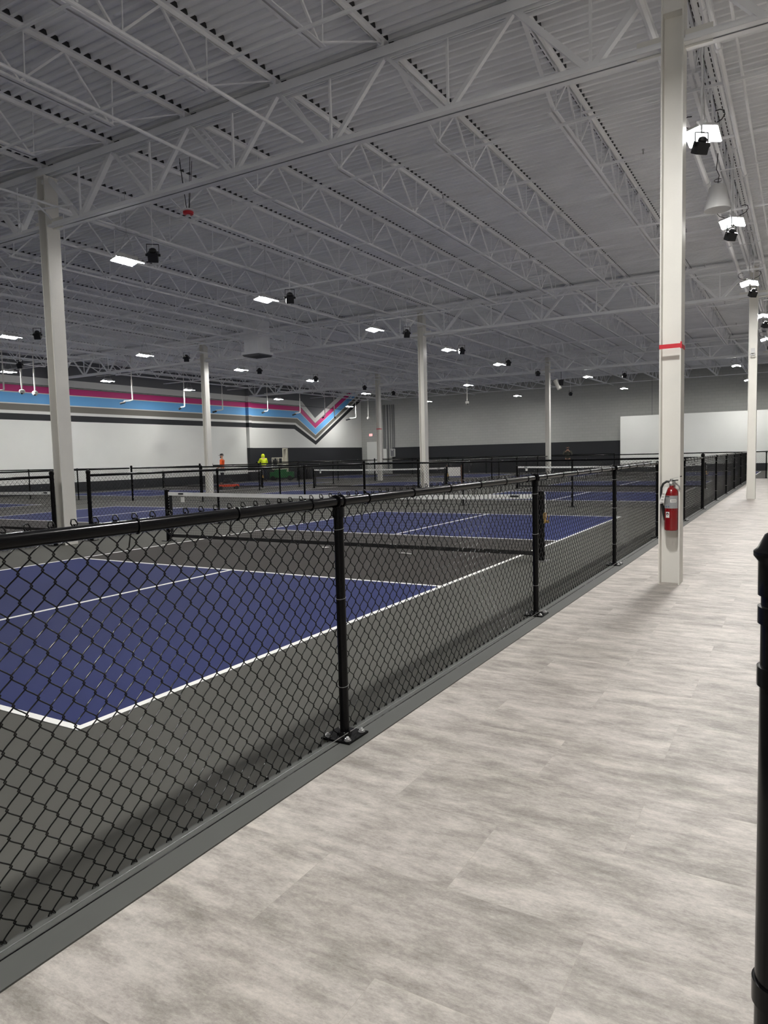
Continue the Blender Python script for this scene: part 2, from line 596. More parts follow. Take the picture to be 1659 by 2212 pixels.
gp = [(n, b.mesh(n, M_ROOF)) for n, b in girder_parts(BAY)]
rows_txt = ['nearest', 'second', 'third']
bay_txt = ['right of the walkway columns', 'from walkway columns to second columns', 'between second and third columns', 'from third columns to striped wall']
first = None
for j, yy in enumerate(COLY):
    for bi in range(4):
        x0 = COLX[0] - BAY * bi
        lb = 'white lattice roof girder, %s line, %s' % (rows_txt[j], bay_txt[bi])
        L = BAY
        if first is None:
            g = thing('roof_girder', lb, 'girder', (x0, yy, 0), 0, 'roof girders')
            first = g
            gk = [(link(n, me, g)) for n, me in gp]
        else:
            g = first.copy(); COL.objects.link(g)
            g['label'] = lb
            for c0 in gk:
                c1 = c0.copy(); COL.objects.link(c1); c1.parent = g
        g.location = (x0, yy, 0)

def joist_parts(L):
    a = MB(); b = MB(); w_ = MB()
    for s in (-1, 1):
        x0, x1 = sorted((s * 0.012, s * 0.062))
        a.box(x0, x1, 0.02, L - 0.02, ZDECK - 0.006, ZDECK - 0.0005)
        x0, x1 = sorted((s * 0.012, s * 0.018))
        a.box(x0, x1, 0.02, L - 0.02, ZDECK - 0.062, ZDECK - 0.001)
        x0, x1 = sorted((s * 0.012, s * 0.058))
        b.box(x0, x1, 1.40, L - 1.40, 5.815, 5.822)
        x0, x1 = sorted((s * 0.012, s * 0.018))
        b.box(x0, x1, 1.40, L - 1.40, 5.815, 5.868)
    a.box(-0.05, 0.05, -0.0, 0.12, ZTOP, ZDECK - 0.001)
    a.box(-0.05, 0.05, L - 0.12, L, ZTOP, ZDECK - 0.001)
    n = 9
    y0, y1 = 1.45, L - 1.45
    p = (y1 - y0) / n
    for k in range(n + 1):
        yb = y0 + k * p
        for s in (-1, 1):
            yt = yb + s * p / 2
            if k == 0 and s == -1:
                yt = 0.15
            if k == n and s == 1:
                yt = L - 0.15
            if yt < 0.1 or yt > L - 0.1:
                continue
            e = (k == 0 and s == -1) or (k == n and s == 1)
            w_.bar((0, yb, 5.85), (0, yt, ZDECK - 0.04), 0.05 if e else 0.026, 0.012 if e else 0.026)
        w_.bar((0.01, yb + 0.06, 5.85), (0.01, yb + 0.06 + 0.02, ZDECK - 0.04), 0.014, 0.014)
    return [('top_chord', a), ('bottom_chord', b), ('web', w_)]
jp = [(n, b.mesh(n, M_ROOF)) for n, b in joist_parts(14.0)]
bays_y = [(-5.93, 'in the nearest bay'), (8.07, 'beyond the nearest girder'), (22.07, 'beyond the second girder'), (36.07, 'beyond the third girder')]
firstj = None
for bi, (y0, bt) in enumerate(bays_y):
    for k in range(-6, 18):
        x = COLX[0] - BAY / 6 * k
        if bi == 0 and (k < -2 or k > 9):
            continue
        if x > XR - 0.2 or x < XL + 0.2:
            continue
        if k == 0:
            pos = 'on the walkway column line'
        elif k < 0:
            pos = '%s right of the walkway columns' % ORD[-k - 1]
        else:
            pos = '%s left of the walkway columns' % ORD[k - 1]
        lb = 'white open-web joist %s, %s' % (bt, pos)
        if firstj is None:
            g = thing('roof_joist', lb, 'joist', (x, y0, 0), 0, 'open-web roof joists')
            firstj = g
            jk = [link(n, me, g) for n, me in jp]
        else:
            g = firstj.copy(); COL.objects.link(g)
            g['label'] = lb
            for c0 in jk:
                c1 = c0.copy(); COL.objects.link(c1); c1.parent = g
        g.location = (x, y0, 0)

# bridging angles crossing the joists
bt_ = MB().bar((XL, 0, 0), (XR, 0, 0), 0.03, 0.03).mesh('bridging_angle', M_ROOF)
for bi, (y0, t_) in enumerate(bays_y):
    for oi, (dy, z) in enumerate(((3.0, ZDECK - 0.078), (7.2, ZDECK - 0.078), (11.0, ZDECK - 0.078), (1.8, 5.80), (7.0, 5.80), (12.2, 5.80))):
        if bi == 0 and dy < 4:
            continue
        if y0 + dy > YE:
            continue
        o = link('bridging_angle', bt_, None, (0, y0 + dy, z))
        lvl = 'upper' if z > 6 else 'lower'
        idx = ['first', 'middle', 'last'][oi % 3]
        tag(o, '%s %s white bridging bar across the joists %s' % (idx, lvl, t_.replace('the roof', 'roof')), 'bridging bar', 'bridging bars')

# sprinkler pipes with heads, conduits
def pipe_run(name, label, pts, r, mat_=M_ROOF, fittings=0, heads=0, cat='pipe'):
    t = thing(name, label, cat, pts[0])
    base = Vector(pts[0])
    q = [Vector(p) - base for p in pts]
    MB().tube(q, r, 8).build('pipe', mat_, t, True)
    a, b = q[0], q[-1]
    d = (b - a)
    Ln = d.length
    dn = d.normalized()
    if fittings:
        n = int(Ln / fittings)
        cm = MB().tube([(-0.035 * dn)[:], (0.035 * dn)[:]], r * 1.45, 8).mesh('coupling', mat_, True)
        for k in range(1, n + 1):
            link('coupling', cm, t, a + dn * (k * fittings - fittings / 2))
    if heads:
        n = int(Ln / heads)
        hm = MB().tube([(0, 0, r), (0, 0, r + 0.05)], 0.012, 6)
        hm.lathe([(0.006, r + 0.05), (0.018, r + 0.055), (0.02, r + 0.075), (0.006, r + 0.08)], 8)
        hm = hm.mesh('sprinkler_head', M_STEEL)
        for k in range(n):
            link('sprinkler_head', hm, t, a + dn * ((k + 0.4) * heads))
    return t
for k, yy in enumerate((11.9, 16.6, 20.0, 25.4, 30.0, 33.6, 39.5, 44.0)):
    pipe_run('sprinkler_pipe', 'white sprinkler branch pipe crossing the joists, %s one counted from the viewer' % ORD[k],
             [(XL + 0.5, yy, 5.93), (XR - 0.5, yy, 5.93)], 0.024, fittings=3.35, heads=0 if k > 4 else 3.4)
for k, (xx, zz, rr) in enumerate(((-0.86, 5.75, 0.03), (-1.42, 5.74, 0.045), (-1.02, 6.2, 0.028), (-0.70, 5.9, 0.018))):
    pipe_run('ceiling_conduit', ['white pipe right of the walkway lights', 'thick white pipe left of the walkway lights',
             'white pipe tight beside the joist above the walkway lights', 'thin white conduit furthest right above the walkway'][k],
             [(xx, YB + 0.2, zz), (xx, YE - 0.2, zz)], rr, fittings=4.2)
for k, xx in enumerate((-11.05, -21.1, -28.2)):
    pipe_run('ceiling_conduit', 'white conduit running above the %s row of court lights' % ['first', 'second', 'third'][k],
             [(xx, YB + 0.2, 5.80), (xx, YE - 0.2, 5.80)], 0.02)
for k, (yy, zz) in enumerate(((12.9, 5.76), (17.6, 5.74), (19.6, 5.72), (24.2, 5.76), (28.8, 5.74))):
    pipe_run('ceiling_cable', 'thin white cable strung across the joists, %s from the viewer' % ORD[k],
             [(XL + 0.5, yy, zz), (XR - 0.5, yy - 0.2, zz)], 0.009, cat='cable')
pipe_run('ceiling_conduit', 'white pipe overhead running into the nearest girder, nearer to the walkway', [(-5.8, YB + 0.3, 5.6), (-5.8, 8.0, 5.6)], 0.022)
pipe_run('ceiling_conduit', 'white pipe overhead running into the nearest girder, nearer to the left column', [(-7.3, YB + 0.3, 5.6), (-7.3, 8.0, 5.6)], 0.022)
pipe_run('ceiling_conduit', 'short white pipe crossing the top left corner overhead', [(-8.0, 4.63, 5.72), (-5.9, 4.66, 5.72)], 0.018)
# bundle of curved conduits at the head of the left column
t = thing('conduit_bundle', 'curved white conduits wrapping the head of the left column', 'pipe', (COLX[1], COLY[0], 0))
for k, pts in enumerate(([(-1.6, -0.5, 5.9), (-0.9, -0.35, 5.98), (-0.35, -0.3, 5.9), (0.1, -0.25, 5.75), (0.25, -0.2, 5.6), (0.35, -0.2, 5.5)],
                         [(-1.5, -0.55, 5.83), (-0.8, -0.4, 5.86), (0.0, -0.22, 5.72), (0.9, -0.2, 5.64)],
                         [(-1.2, -0.5, 5.86), (-0.5, -0.35, 5.7), (-0.3, -0.3, 5.5), (-0.35, -0.28, 5.44)])):
    MB().tube(pts, 0.016, 8).build('conduit', M_ROOF, t, True)
MB().lathe([(0.06, -0.1), (0.08, 0.0), (0.06, 0.1)], 12, (-1.6, -0.5, 5.88)).build('junction_box', M_ROOF, t, True)

# ------------------------------------------------------------ high-bay lights
LW, LL = 0.15, 0.48
def light_meshes():
    hous = MB()
    for s in (-1, 1):
        mt = Matrix.Translation((s * 0.10, 0, 0)) @ Matrix.Rotation(s * math.radians(14), 4, 'Y')
        hous.box(-LW / 2 - 0.012, LW / 2 + 0.012, -LL / 2 - 0.012, LL / 2 + 0.012, 0.0, 0.03, mt)
    h1 = hous.mesh('housing', M_HOUS)
    lens = []
    for s in (-1, 1):
        mt = Matrix.Translation((s * 0.10, 0, 0)) @ Matrix.Rotation(s * math.radians(14), 4, 'Y')
        lens.append(MB().box(-LW / 2, LW / 2, -LL / 2, LL / 2, -0.012, -0.001, mt).mesh('lens', M_LENS))
    drv = MB().box(-0.055, 0.055, -0.2, 0.2, 0.03, 0.10).mesh('driver_box', M_HOUS)
    hook = MB()
    for yy in (-0.18, 0.18):
        hook.tube([(0, yy, 0.10), (0, yy * 0.6, 0.30), (0, 0, 0.52)], 0.004, 5)
    hook.tube([(0, 0, 0.52), (0, 0, 1.30)], 0.004, 5)
    hook = hook.mesh('hanger', M_STEEL)
    cab = MB()
    for s in (-1, 1):
        cab.tube([(s * 0.04, 0, 0.09), (s * 0.12, 0.0, 0.10), (s * 0.20, 0.01, 0.14), (s * 0.235, 0.01, 0.19), (s * 0.225, 0.01, 0.24), (s * 0.18, 0.01, 0.26), (s * 0.13, 0.0, 0.25)], 0.006, 6)
    cab = cab.mesh('cable', M_CANS, True)
    return [('housing', h1), ('lens', lens[0]), ('lens', lens[1]), ('driver_box', drv), ('hanger', hook), ('cable', cab)]
LM = light_meshes()
ROWN = {'w': 'over the walkway', 'a': 'above the first inner fence', 'b': 'in the middle court row', 'c': 'in the row by the striped wall'}
LIGHTS = [('w', -1.12, -0.2), ('w', -1.12, 4.8), ('w', -1.10, 9.75), ('w', -1.08, 13.7), ('w', -1.12, 18.9), ('w', -1.05, 23.8), ('w', -1.15, 29.0), ('w', -2.7, 37.3), ('w', -2.7, 45.8),
          ('a', -11.05, 4.6), ('a', -11.0, 9.5), ('a', -11.05, 13.6), ('a', -11.1, 18.7), ('a', -11.1, 23.9), ('a', -11.2, 29.2), ('a', -9.5, 37.2), ('a', -9.5, 45.8),
          ('b', -20.2, 8.0), ('b', -20.2, 13.0), ('b', -20.2, 18.0), ('b', -20.5, 23.4), ('b', -20.8, 28.9), ('b', -22.7, 37.0), ('b', -22.9, 45.7), ('b', -15.9, 36.7), ('b', -16.4, 46.0),
          ('c', -27.8, 12.5), ('c', -27.8, 17.7), ('c', -27.8, 22.5), ('c', -28.3, 28.1), ('c', -28.8, 36.3), ('c', -29.4, 45.5)]
cnt = {}
for r_, x, y in LIGHTS:
    k = cnt.get(r_, 0)
    cnt[r_] = k + 1
    t = thing('high_bay_light', 'lit twin-panel ceiling light %s, %s from the viewer' % (ROWN[r_], ORD[k]), 'ceiling light', (x, y, 5.2), 0, 'high-bay lights')
    for n, me in LM:
        if n == 'cable' and r_ != 'w':
            continue
        o = link(n, me, t)
        if n == 'lens' and r_ == 'w':
            o.material_slots[0].link = 'OBJECT'
            o.material_slots[0].material = M_LENSW

# ------------------------------------------------------------ black spotlights on yokes
def spot_meshes():
    T = Matrix.Rotation(math.radians(28), 4, 'X')
    body = MB()
    body.box(-0.11, 0.11, -0.10, 0.10, -0.17, 0.03, T)
    body.lathe([(0.075, 0.03), (0.085, 0.06), (0.07, 0.10), (0.03, 0.12)], 10, mtx=T)
    b1 = body.mesh('lamp_body', M_CANS)
    lens = MB().box(-0.10, 0.10, -0.09, 0.09, -0.175, -0.171, T).mesh('lens', M_GLASS)
    yoke = MB()
    yoke.bar((-0.13, 0, -0.05), (-0.13, 0, 0.20), 0.03, 0.012, (1, 0, 0))
    yoke.bar((0.13, 0, -0.05), (0.13, 0, 0.20), 0.03, 0.012, (1, 0, 0))
    yoke.bar((-0.135, 0, 0.20), (0.135, 0, 0.20), 0.03, 0.012)
    y1 = yoke.mesh('yoke', M_CANS)
    rod = MB().tube([(0, 0, 0.2), (0, 0, 2.2)], 0.009, 6).mesh('hanging_rod', M_ROOF)
    knob = MB().tube([(-0.16, 0, -0.03), (-0.11, 0, -0.03)], 0.03, 8).tube([(0.11, 0, -0.03), (0.16, 0, -0.03)], 0.03, 8).mesh('knob', M_CANS)
    return [('lamp_body', b1), ('lens', lens), ('yoke', y1), ('knob', knob), ('hanging_rod', rod)]
SM = spot_meshes()
SPOTS = [('a', -10.05, 9.25), ('a', -10.2, 13.4), ('a', -10.35, 19.3), ('a', -10.5, 23.7), ('a', -10.4, 28.1), ('a', -10.7, 32.8), ('a', -7.6, 36.7), ('a', -12.8, 45.8),
         ('b', -18.8, 12.9), ('b', -19.1, 18.9), ('b', -19.6, 23.5), ('b', -19.6, 27.5), ('b', -20.2, 32.8), ('b', -20.7, 36.8), ('c', -24.9, 16.3),
         ('w', -1.05, 9.15), ('w', -1.05, 13.15), ('w', -1.0, 18.3), ('w', -0.95, 23.2), ('w', -1.0, 28.5)]
cnt = {}
for r_, x, y in SPOTS:
    k = cnt.get(r_, 0)
    cnt[r_] = k + 1
    t = thing('yoke_spotlight', 'unlit black yoke spotlight %s, %s from the viewer' % (ROWN[r_], ORD[k]), 'spotlight', (x, y, 5.12 if r_ != 'w' else 4.88), math.radians(40), 'black yoke spotlights')
    for n, me in SM:
        o = link(n, me, t)
        if n != 'hanging_rod':
            o.scale = (0.8, 0.8, 0.8) if r_ != 'w' else (0.62, 0.62, 0.62)
        else:
            o.location = (0, 0, -0.04)
            o.scale = (1, 1, (ZDECK - t.location[2] + 0.04) / 2.2)
# white tube lamp beside the slim column
t = thing('tilted_flood_lamp', 'white tube-shaped lamp tilted on a black bracket beside the slim far column', 'lamp', (-11.5, 38.6, 5.05))
MB().tube([(-0.12, 0, 0.25), (0.12, 0, -0.25)], 0.13, 12).build('lamp_shade', mat('white_plastic', (0.8, 0.78, 0.72, 1), 0.4), t, True)
MB().box(0.10, 0.34, -0.08, 0.08, -0.06, 0.25).build('bracket', M_CANS, t)
MB().tube([(0.2, 0, 0.25), (0.2, 0, 0.78)], 0.012, 6).build('hanger', M_CANS, t)
# pendant loudspeaker
t = thing('pendant_speaker', 'grey bell-shaped pendant loudspeaker between the walkway lights', 'loudspeaker', (-1.16, 12.1, 4.98))
MB().lathe([(0.05, 0.36), (0.09, 0.36), (0.12, 0.33), (0.16, 0.12), (0.19, 0.02), (0.185, 0.0), (0.15, 0.01)], 24).build('shell', M_HOUS, t, True)
MB().tube([(0, 0, 0.36), (0.02, 0, 0.5), (-0.02, 0.02, 0.6), (0, 0, 0.82)], 0.006, 6).build('hanger', M_CANS, t, True)
MB().tube([(0.0 + 0.05 * math.cos(a / 8 * PI), 0.05 * math.sin(a / 8 * PI), 0.42 + 0.01 * a / 8) for a in range(17)], 0.005, 5).build('cable_loop', M_CANS, t, True)
# red alarm
t = thing('fire_alarm_beacon', 'red round alarm beacon hanging under the joists above the nearest court', 'alarm', (-9.1, 9.2, 5.6))
MB().lathe([(0.055, 0.0), (0.085, 0.01), (0.09, 0.05), (0.06, 0.06)], 20).build('beacon_ring', M_REDTAPE, t, True)
MB().lathe([(0.1, 0.06), (0.12, 0.065), (0.1, 0.085)], 20).build('mounting_plate', M_ROOF, t, True)
MB().lathe([(0.02, -0.02), (0.035, -0.01), (0.035, 0.0)], 12).build('strobe', M_HOUS, t, True)
b = MB()
for dx, dy in ((-0.1, 0.0), (0.04, 0.05), (0.1, -0.04), (-0.02, -0.08)):
    b.tube([(dx * 0.3, dy * 0.3, 0.08), (dx * 1.5, dy * 1.5, 0.9)], 0.005, 5)
b.build('hanger', M_CANS, t)
# duct diffuser
t = thing('duct_diffuser', 'square white air duct drop with dark grille, far left of the mid column', 'air duct', (-17.5, 20.9, 5.20))
t.scale = (0.8, 0.8, 1.162)
MB().box(-0.42, 0.42, -0.42, 0.42, 0.14, 1.12).build('duct', M_ROOF, t)
MB().box(-0.52, 0.52, -0.52, 0.52, 0.06, 0.14).build('flange', M_ROOF, t)
g = MB().box(-0.48, 0.48, -0.48, 0.48, 0.03, 0.06)
for k in range(9):
    g.box(-0.46, 0.46, -0.44 + k * 0.11, -0.42 + k * 0.11, 0.0, 0.03)
g.build('grille', M_WALLU, t)

# ------------------------------------------------------------ cameras on drop poles
def drop_camera(x, y, zlow, label, arm=None, ball=False):
    t = thing('drop_pole_camera', label, 'security camera', (x, y, zlow), 0, 'ceiling drop poles with cameras')
    L = ZDECK + 0.001 - zlow
    MB().tube([(0, 0, 0), (0, 0, L * 0.45)], 0.033, 8).tube([(0, 0, L * 0.45), (0, 0, L)], 0.02, 8).build('drop_pole', M_COLUMN, t, True)
    if ball:
        MB().lathe([(0.05, 0.02), (0.10, 0.0), (0.12, -0.06), (0.09, -0.14), (0.03, -0.17)], 14).build('camera_dome', M_COLUMN, t, True)
        MB().lathe([(0.04, 0), (0.045, -0.02), (0.02, -0.05)], 10, (0.05, -0.05, -0.13)).build('lens', M_CANS, t, True)
    else:
        d = arm or (-0.3, 0)
        MB().tube([(0, 0, 0.03), (0, 0, -0.02), (d[0] * 0.25, d[1] * 0.25, -0.05), (d[0], d[1], -0.06)], 0.03, 8).build('elbow_arm', M_COLUMN, t, True)
        MB().tube([(d[0] * 0.9, d[1] * 0.9, -0.11), (d[0] * 1.5, d[1] * 1.5, -0.17)], 0.05, 8).build('camera_body', M_CANS, t, True)
DROPS = [(-27.4, 17.2, 4.45, 'white drop pole with elbow camera at the far left edge', (-0.15, -0.15), False),
         (-27.3, 17.9, 4.45, 'white drop pole with round camera dome, left of the leftmost column', None, True),
         (-27.5, 18.6, 4.45, 'slimmer drop pole with small dome just left of the leftmost column', None, True),
         (-27.6, 23.7, 4.4, 'drop pole with sideways arm right of the leftmost column', (-0.35, -0.2), False),
         (-29.0, 28.4, 4.4, 'drop pole with black-tipped camera left of the third-line column', (-0.15, -0.15), False),
         (-29.4, 31.8, 4.4, 'thin drop pole right of the third-line column before the stripes', (-0.35, -0.2), False),
         (-29.4, 35.9, 4.5, 'drop pole with hanging camera right of the dark wall pilaster', (-0.1, -0.25), False),
         (-29.0, 38.8, 4.5, 'drop pole with bent arm left of the striped V', (-0.5, 0.1), False),
         (-29.5, 42.4, 4.4, 'drop pole with camera over the striped V', (0.0, -0.2), False),
         (-29.1, 43.0, 4.4, 'drop pole just right of the camera over the striped V', (0.1, -0.1), False),
         (-29.1, 45.9, 4.4, 'drop pole with left-pointing arm right of the striped V', (-0.6, 0.0), False),
         (-28.5, 46.7, 4.4, 'drop pole with small round camera near the exit sign', None, True),
         (-17.3, 39.7, 4.55, 'bright white drop pole with camera in front of the end wall', (-0.1, -0.1), True)]
for d in DROPS:
    drop_camera(*d[:4], arm=d[4], ball=d[5])

# ------------------------------------------------------------ end wall fittings
t = thing('exit_sign', 'glowing red exit sign above the doorway in the corner', 'sign', (-30.35, YE - 0.03, 3.05))
MB().box(-0.16, 0.16, 0, 0.03, 0, 0.22).build('sign_body', M_HOUS, t)
MB().box(-0.145, 0.145, -0.004, 0, 0.015, 0.205).build('sign_face', emat('exit_face', (1.0, 0.42, 0.40), 0.9), t)
fcu = bpy.data.curves.new('exit_text', 'FONT')
fcu.body = 'EXIT'; fcu.size = 0.16; fcu.align_x = 'CENTER'; fcu.extrude = 0.001
fo = bpy.data.objects.new('tmp', fcu); COL.objects.link(fo)
bpy.context.view_layer.update()
me = bpy.data.meshes.new_from_object(fo.evaluated_get(bpy.context.evaluated_depsgraph_get()))
bpy.data.objects.remove(fo)
me.materials.clear(); me.materials.append(emat('exit_letters', (1.0, 0.03, 0.03), 2.2))
link('lettering', me, t, (0, -0.006, 0.05), (PI / 2, 0, 0))

b = thing('electrical_box', 'grey electrical panel box on the end wall beside the conduits', 'electrical box', (-28.3, YE - 0.16, 1.35))
MB().box(-0.2, 0.2, 0, 0.16, 0, 0.62).build('box', M_WALLL, b)
MB().box(-0.17, 0.17, -0.008, 0, 0.03, 0.59).build('door', M_WALLU, b)
MB().box(-0.06, 0.04, -0.014, -0.008, 0.50, 0.56).build('notice_sticker', M_PAPER, b)
b = thing('electrical_box', 'tall pale electrical trough behind the red-taped column', 'electrical box', (-29.0, YE - 0.14, 0.9))
MB().box(-0.16, 0.16, 0, 0.14, 0, 1.1).build('box', M_WALLL, b)
MB().box(-0.13, 0.13, -0.008, 0, 0.04, 1.06).build('door', M_WALLL, b)
for k, (xx, z0) in enumerate(((-29.12, 2.0), (-28.98, 2.0), (-28.74, 0.3), (-28.5, 1.97), (-28.3, 1.97), (-28.15, 1.97))):
    t = tag(MB().tube([(0, 0, 0), (0, 0, 5.5 - z0)], 0.028 if k != 2 else 0.05, 8).build('wall_conduit', M_WALLU, None, True, (xx, YE - 0.06, z0)),
            'dark vertical conduit on the end wall, %s of six counted from the corner' % ORD[k], 'conduit', 'vertical conduits near the corner')

# ------------------------------------------------------------ chain link fences
HP = 0.0405
HZ = 0.0436
NS = 28
def wire_array(P_, n, r):
    # P_: (pickets, points, 3) in fence space (along, across, up)
    K, Q, _ = P_.shape
    T = np.empty_like(P_)
    T[:, 1:-1] = P_[:, 2:] - P_[:, :-2]
    T[:, 0] = P_[:, 1] - P_[:, 0]
    T[:, -1] = P_[:, -1] - P_[:, -2]
    T /= np.linalg.norm(T, axis=2, keepdims=True)
    n1 = np.zeros_like(T); n1[..., 1] = 1
    n1 = n1 - T * (n1 * T).sum(2, keepdims=True)
    n1 /= np.linalg.norm(n1, axis=2, keepdims=True)
    n2 = np.cross(T, n1)
    V = []
    for k in range(n):
        a = 2 * PI * k / n
        V.append(P_ + (n1 * math.cos(a) + n2 * math.sin(a)) * r)
    V = np.stack(V, axis=2)                 # K,Q,n,3
    idx = np.arange(K * Q * n).reshape(K, Q, n)
    a = idx[:, :-1, :]; b = np.roll(a, -1, axis=2)
    d = idx[:, 1:, :]; c = np.roll(d, -1, axis=2)
    Fq = np.stack([a, b, c, d], axis=-1).reshape(-1, 4)
    return V.reshape(-1, 3), Fq

def np_mesh(name, V, Fq, material, smooth=True):
    me = bpy.data.meshes.new(name)
    me.vertices.add(len(V)); me.vertices.foreach_set('co', V.astype(np.float32).ravel())
    me.loops.add(len(Fq) * 4); me.loops.foreach_set('vertex_index', Fq.astype(np.int32).ravel())
    me.polygons.add(len(Fq))
    me.polygons.foreach_set('loop_start', np.arange(0, len(Fq) * 4, 4, dtype=np.int32))
    me.polygons.foreach_set('loop_total', np.full(len(Fq), 4, dtype=np.int32))
    me.materials.append(material)
    me.update(calc_edges=True)
    if smooth:
        me.polygons.foreach_set('use_smooth', np.ones(len(Fq), dtype=bool))
    return me

def fabric_mesh(name, zones, off=0.031, r=0.0024, z0=0.010, knuckles=0):
    # zones: (start picket, end picket, points per segment, sides)
    Vs, Fs, o = [], [], 0
    for k0, k1, D, n in zones:
        if k1 <= k0:
            continue
        ks = np.arange(k0, k1)
        m_ = np.arange(NS * D + 1) / D
        seg = np.minimum(m_.astype(int), NS - 1)
        t_ = m_ - seg
        lin = t_
        cs = 0.5 - 0.5 * np.cos(PI * t_)
        sh = 0.6 * lin + 0.4 * cs if D > 1 else lin
        P_ = np.zeros((len(ks), len(m_), 3))
        for i, k in enumerate(ks):
            par = (seg + k) % 2
            a = np.where(par == 0, -0.0042, HP + 0.0042)
            b_ = np.where(par == 0, HP + 0.0042, -0.0042)
            P_[i, :, 0] = k * HP + a + (b_ - a) * sh
            P_[i, :, 1] = off + np.where(par == 0, 1, -1) * r * 1.1 * np.sin(PI * t_) + (0.0 if D > 1 else 0)
            P_[i, :, 2] = z0 + m_ * HZ
        # slight slack in the weave
        P_[:, :, 1] += 0.004 * np.sin(P_[:, :, 0] * 2.1) * np.sin(P_[:, :, 2] * 3)
        V, Fq = wire_array(P_, n, r)
        Vs.append(V); Fs.append(Fq + o); o += len(V)
    if knuckles:
        ztop = z0 + NS * HZ
        m2 = MB()
        for k in range(zones[0][0], knuckles):
            if k % 2 == 0:
                x = k * HP
                pts = [(x - 0.004, off, ztop - 0.012), (x - 0.011, off + 0.004, ztop + 0.004), (x - 0.005, off + 0.008, ztop + 0.016), (x + 0.005, off + 0.004, ztop + 0.016), (x + 0.011, off, ztop + 0.002), (x + 0.002, off - 0.004, ztop - 0.012)]
                m2.tube(pts, 0.0026, 5)
                pts = [(x - 0.004, off, z0 + 0.012), (x - 0.011, off + 0.004, z0 - 0.004), (x, off - 0.004, z0 - 0.014), (x + 0.011, off, z0 - 0.002), (x + 0.002, off - 0.004, z0 + 0.012)]
                m2.tube(pts, 0.0026, 5)
        V = np.array(m2.v)
        Fq = np.array([f if len(f) == 4 else (f[0], f[1], f[2], f[3]) for f in m2.f])
        Vs.append(V); Fs.append(Fq + o)
    return np_mesh(name, np.concatenate(Vs), np.concatenate(Fs), M_WIRE)

RZ, RR = 1.205, 0.024
post_me = MB().tube([(0, 0, 0), (0, 0, 1.175)], 0.0245, 18).mesh('post', M_BLACK, True)
lcap = MB().lathe([(0.030, 1.13), (0.0305, 1.165), (0.028, 1.18), (0.02, 1.185)], 16)
lcap.tube([(0.0 + 0.022, RR * 1.25 * math.cos(a), RZ + RR * 1.25 * math.sin(a)) for a in [i * PI / 8 for i in range(16)]], 0.006, 6, closed=True)
lcap.tube([(0.0 - 0.022, RR * 1.25 * math.cos(a), RZ + RR * 1.25 * math.sin(a)) for a in [i * PI / 8 for i in range(16)]], 0.006, 6, closed=True)
lcap.tube([(-0.022, 0, RZ), (0.022, 0, RZ)], RR * 1.2, 16)
lcap_me = lcap.mesh('loop_cap', M_BLACK, True)
tpost_me = MB().tube([(0, 0, 0), (0, 0, 1.27)], 0.036, 18).mesh('terminal_post', M_BLACK, True)
dome_me = MB().lathe([(0.036, 1.235), (0.0425, 1.235), (0.0425, 1.268), (0.046, 1.272), (0.044, 1.278), (0.034, 1.293), (0.016, 1.305), (0.002, 1.308)], 20).mesh('dome_cap', M_BLACK, True)
def band(z, r=0.036):
    return MB().lathe([(r, z - 0.012), (r + 0.004, z - 0.011), (r + 0.004, z + 0.011), (r, z + 0.012)], 18)
band_me = [band(z).mesh('tension_band', M_BLACK, True) for z in (0.36, 0.7, 1.02, 1.16)]
plate_me = MB().box(-0.09, 0.09, -0.085, 0.085, 0.006, 0.016).mesh('base_plate', M_BLACK)
weld_me = MB().lathe([(0.034, 0.016), (0.03, 0.03), (0.0255, 0.034)], 16).mesh('weld_collar', M_BLACK, True)
bolt = MB().lathe([(0.018, 0.016), (0.018, 0.019), (0.0085, 0.019), (0.0085, 0.033), (0.004, 0.037)], 12)
bolt.lathe([(0.014, 0.019), (0.0145, 0.027), (0.012, 0.0285)], 6)
bolt_me = bolt.mesh('bolt', M_STEEL, True)
ptie = MB()
ptie.tube([(0.0255 * math.cos(a), 0.0255 * math.sin(a), 0.004 * math.cos(a)) for a in [i * PI / 8 for i in range(16)]], 0.0012, 5, closed=True)
ptie.tube([(0.02, 0.018, 0), (0.03, 0.034, 0.0), (0.034, 0.026, -0.002)], 0.0016, 5)
ptie_me = ptie.mesh('post_tie', M_STEEL, True)
rtie = MB()
rtie.tube([(0.008 * math.cos(a), (RR + 0.003) * math.cos(a), RZ + (RR + 0.003) * math.sin(a)) for a in [i * PI / 8 for i in range(16)]], 0.0028, 6, closed=True)
rtie.tube([(0.004, RR, RZ - 0.005), (-0.004, RR + 0.008, RZ - 0.035), (-0.012, RR + 0.008, RZ - 0.075), (-0.018, RR + 0.012, RZ - 0.08), (-0.008, RR + 0.010, RZ - 0.088)], 0.0028, 6)
rtie_me = rtie.mesh('rail_tie', M_WIRE, True)

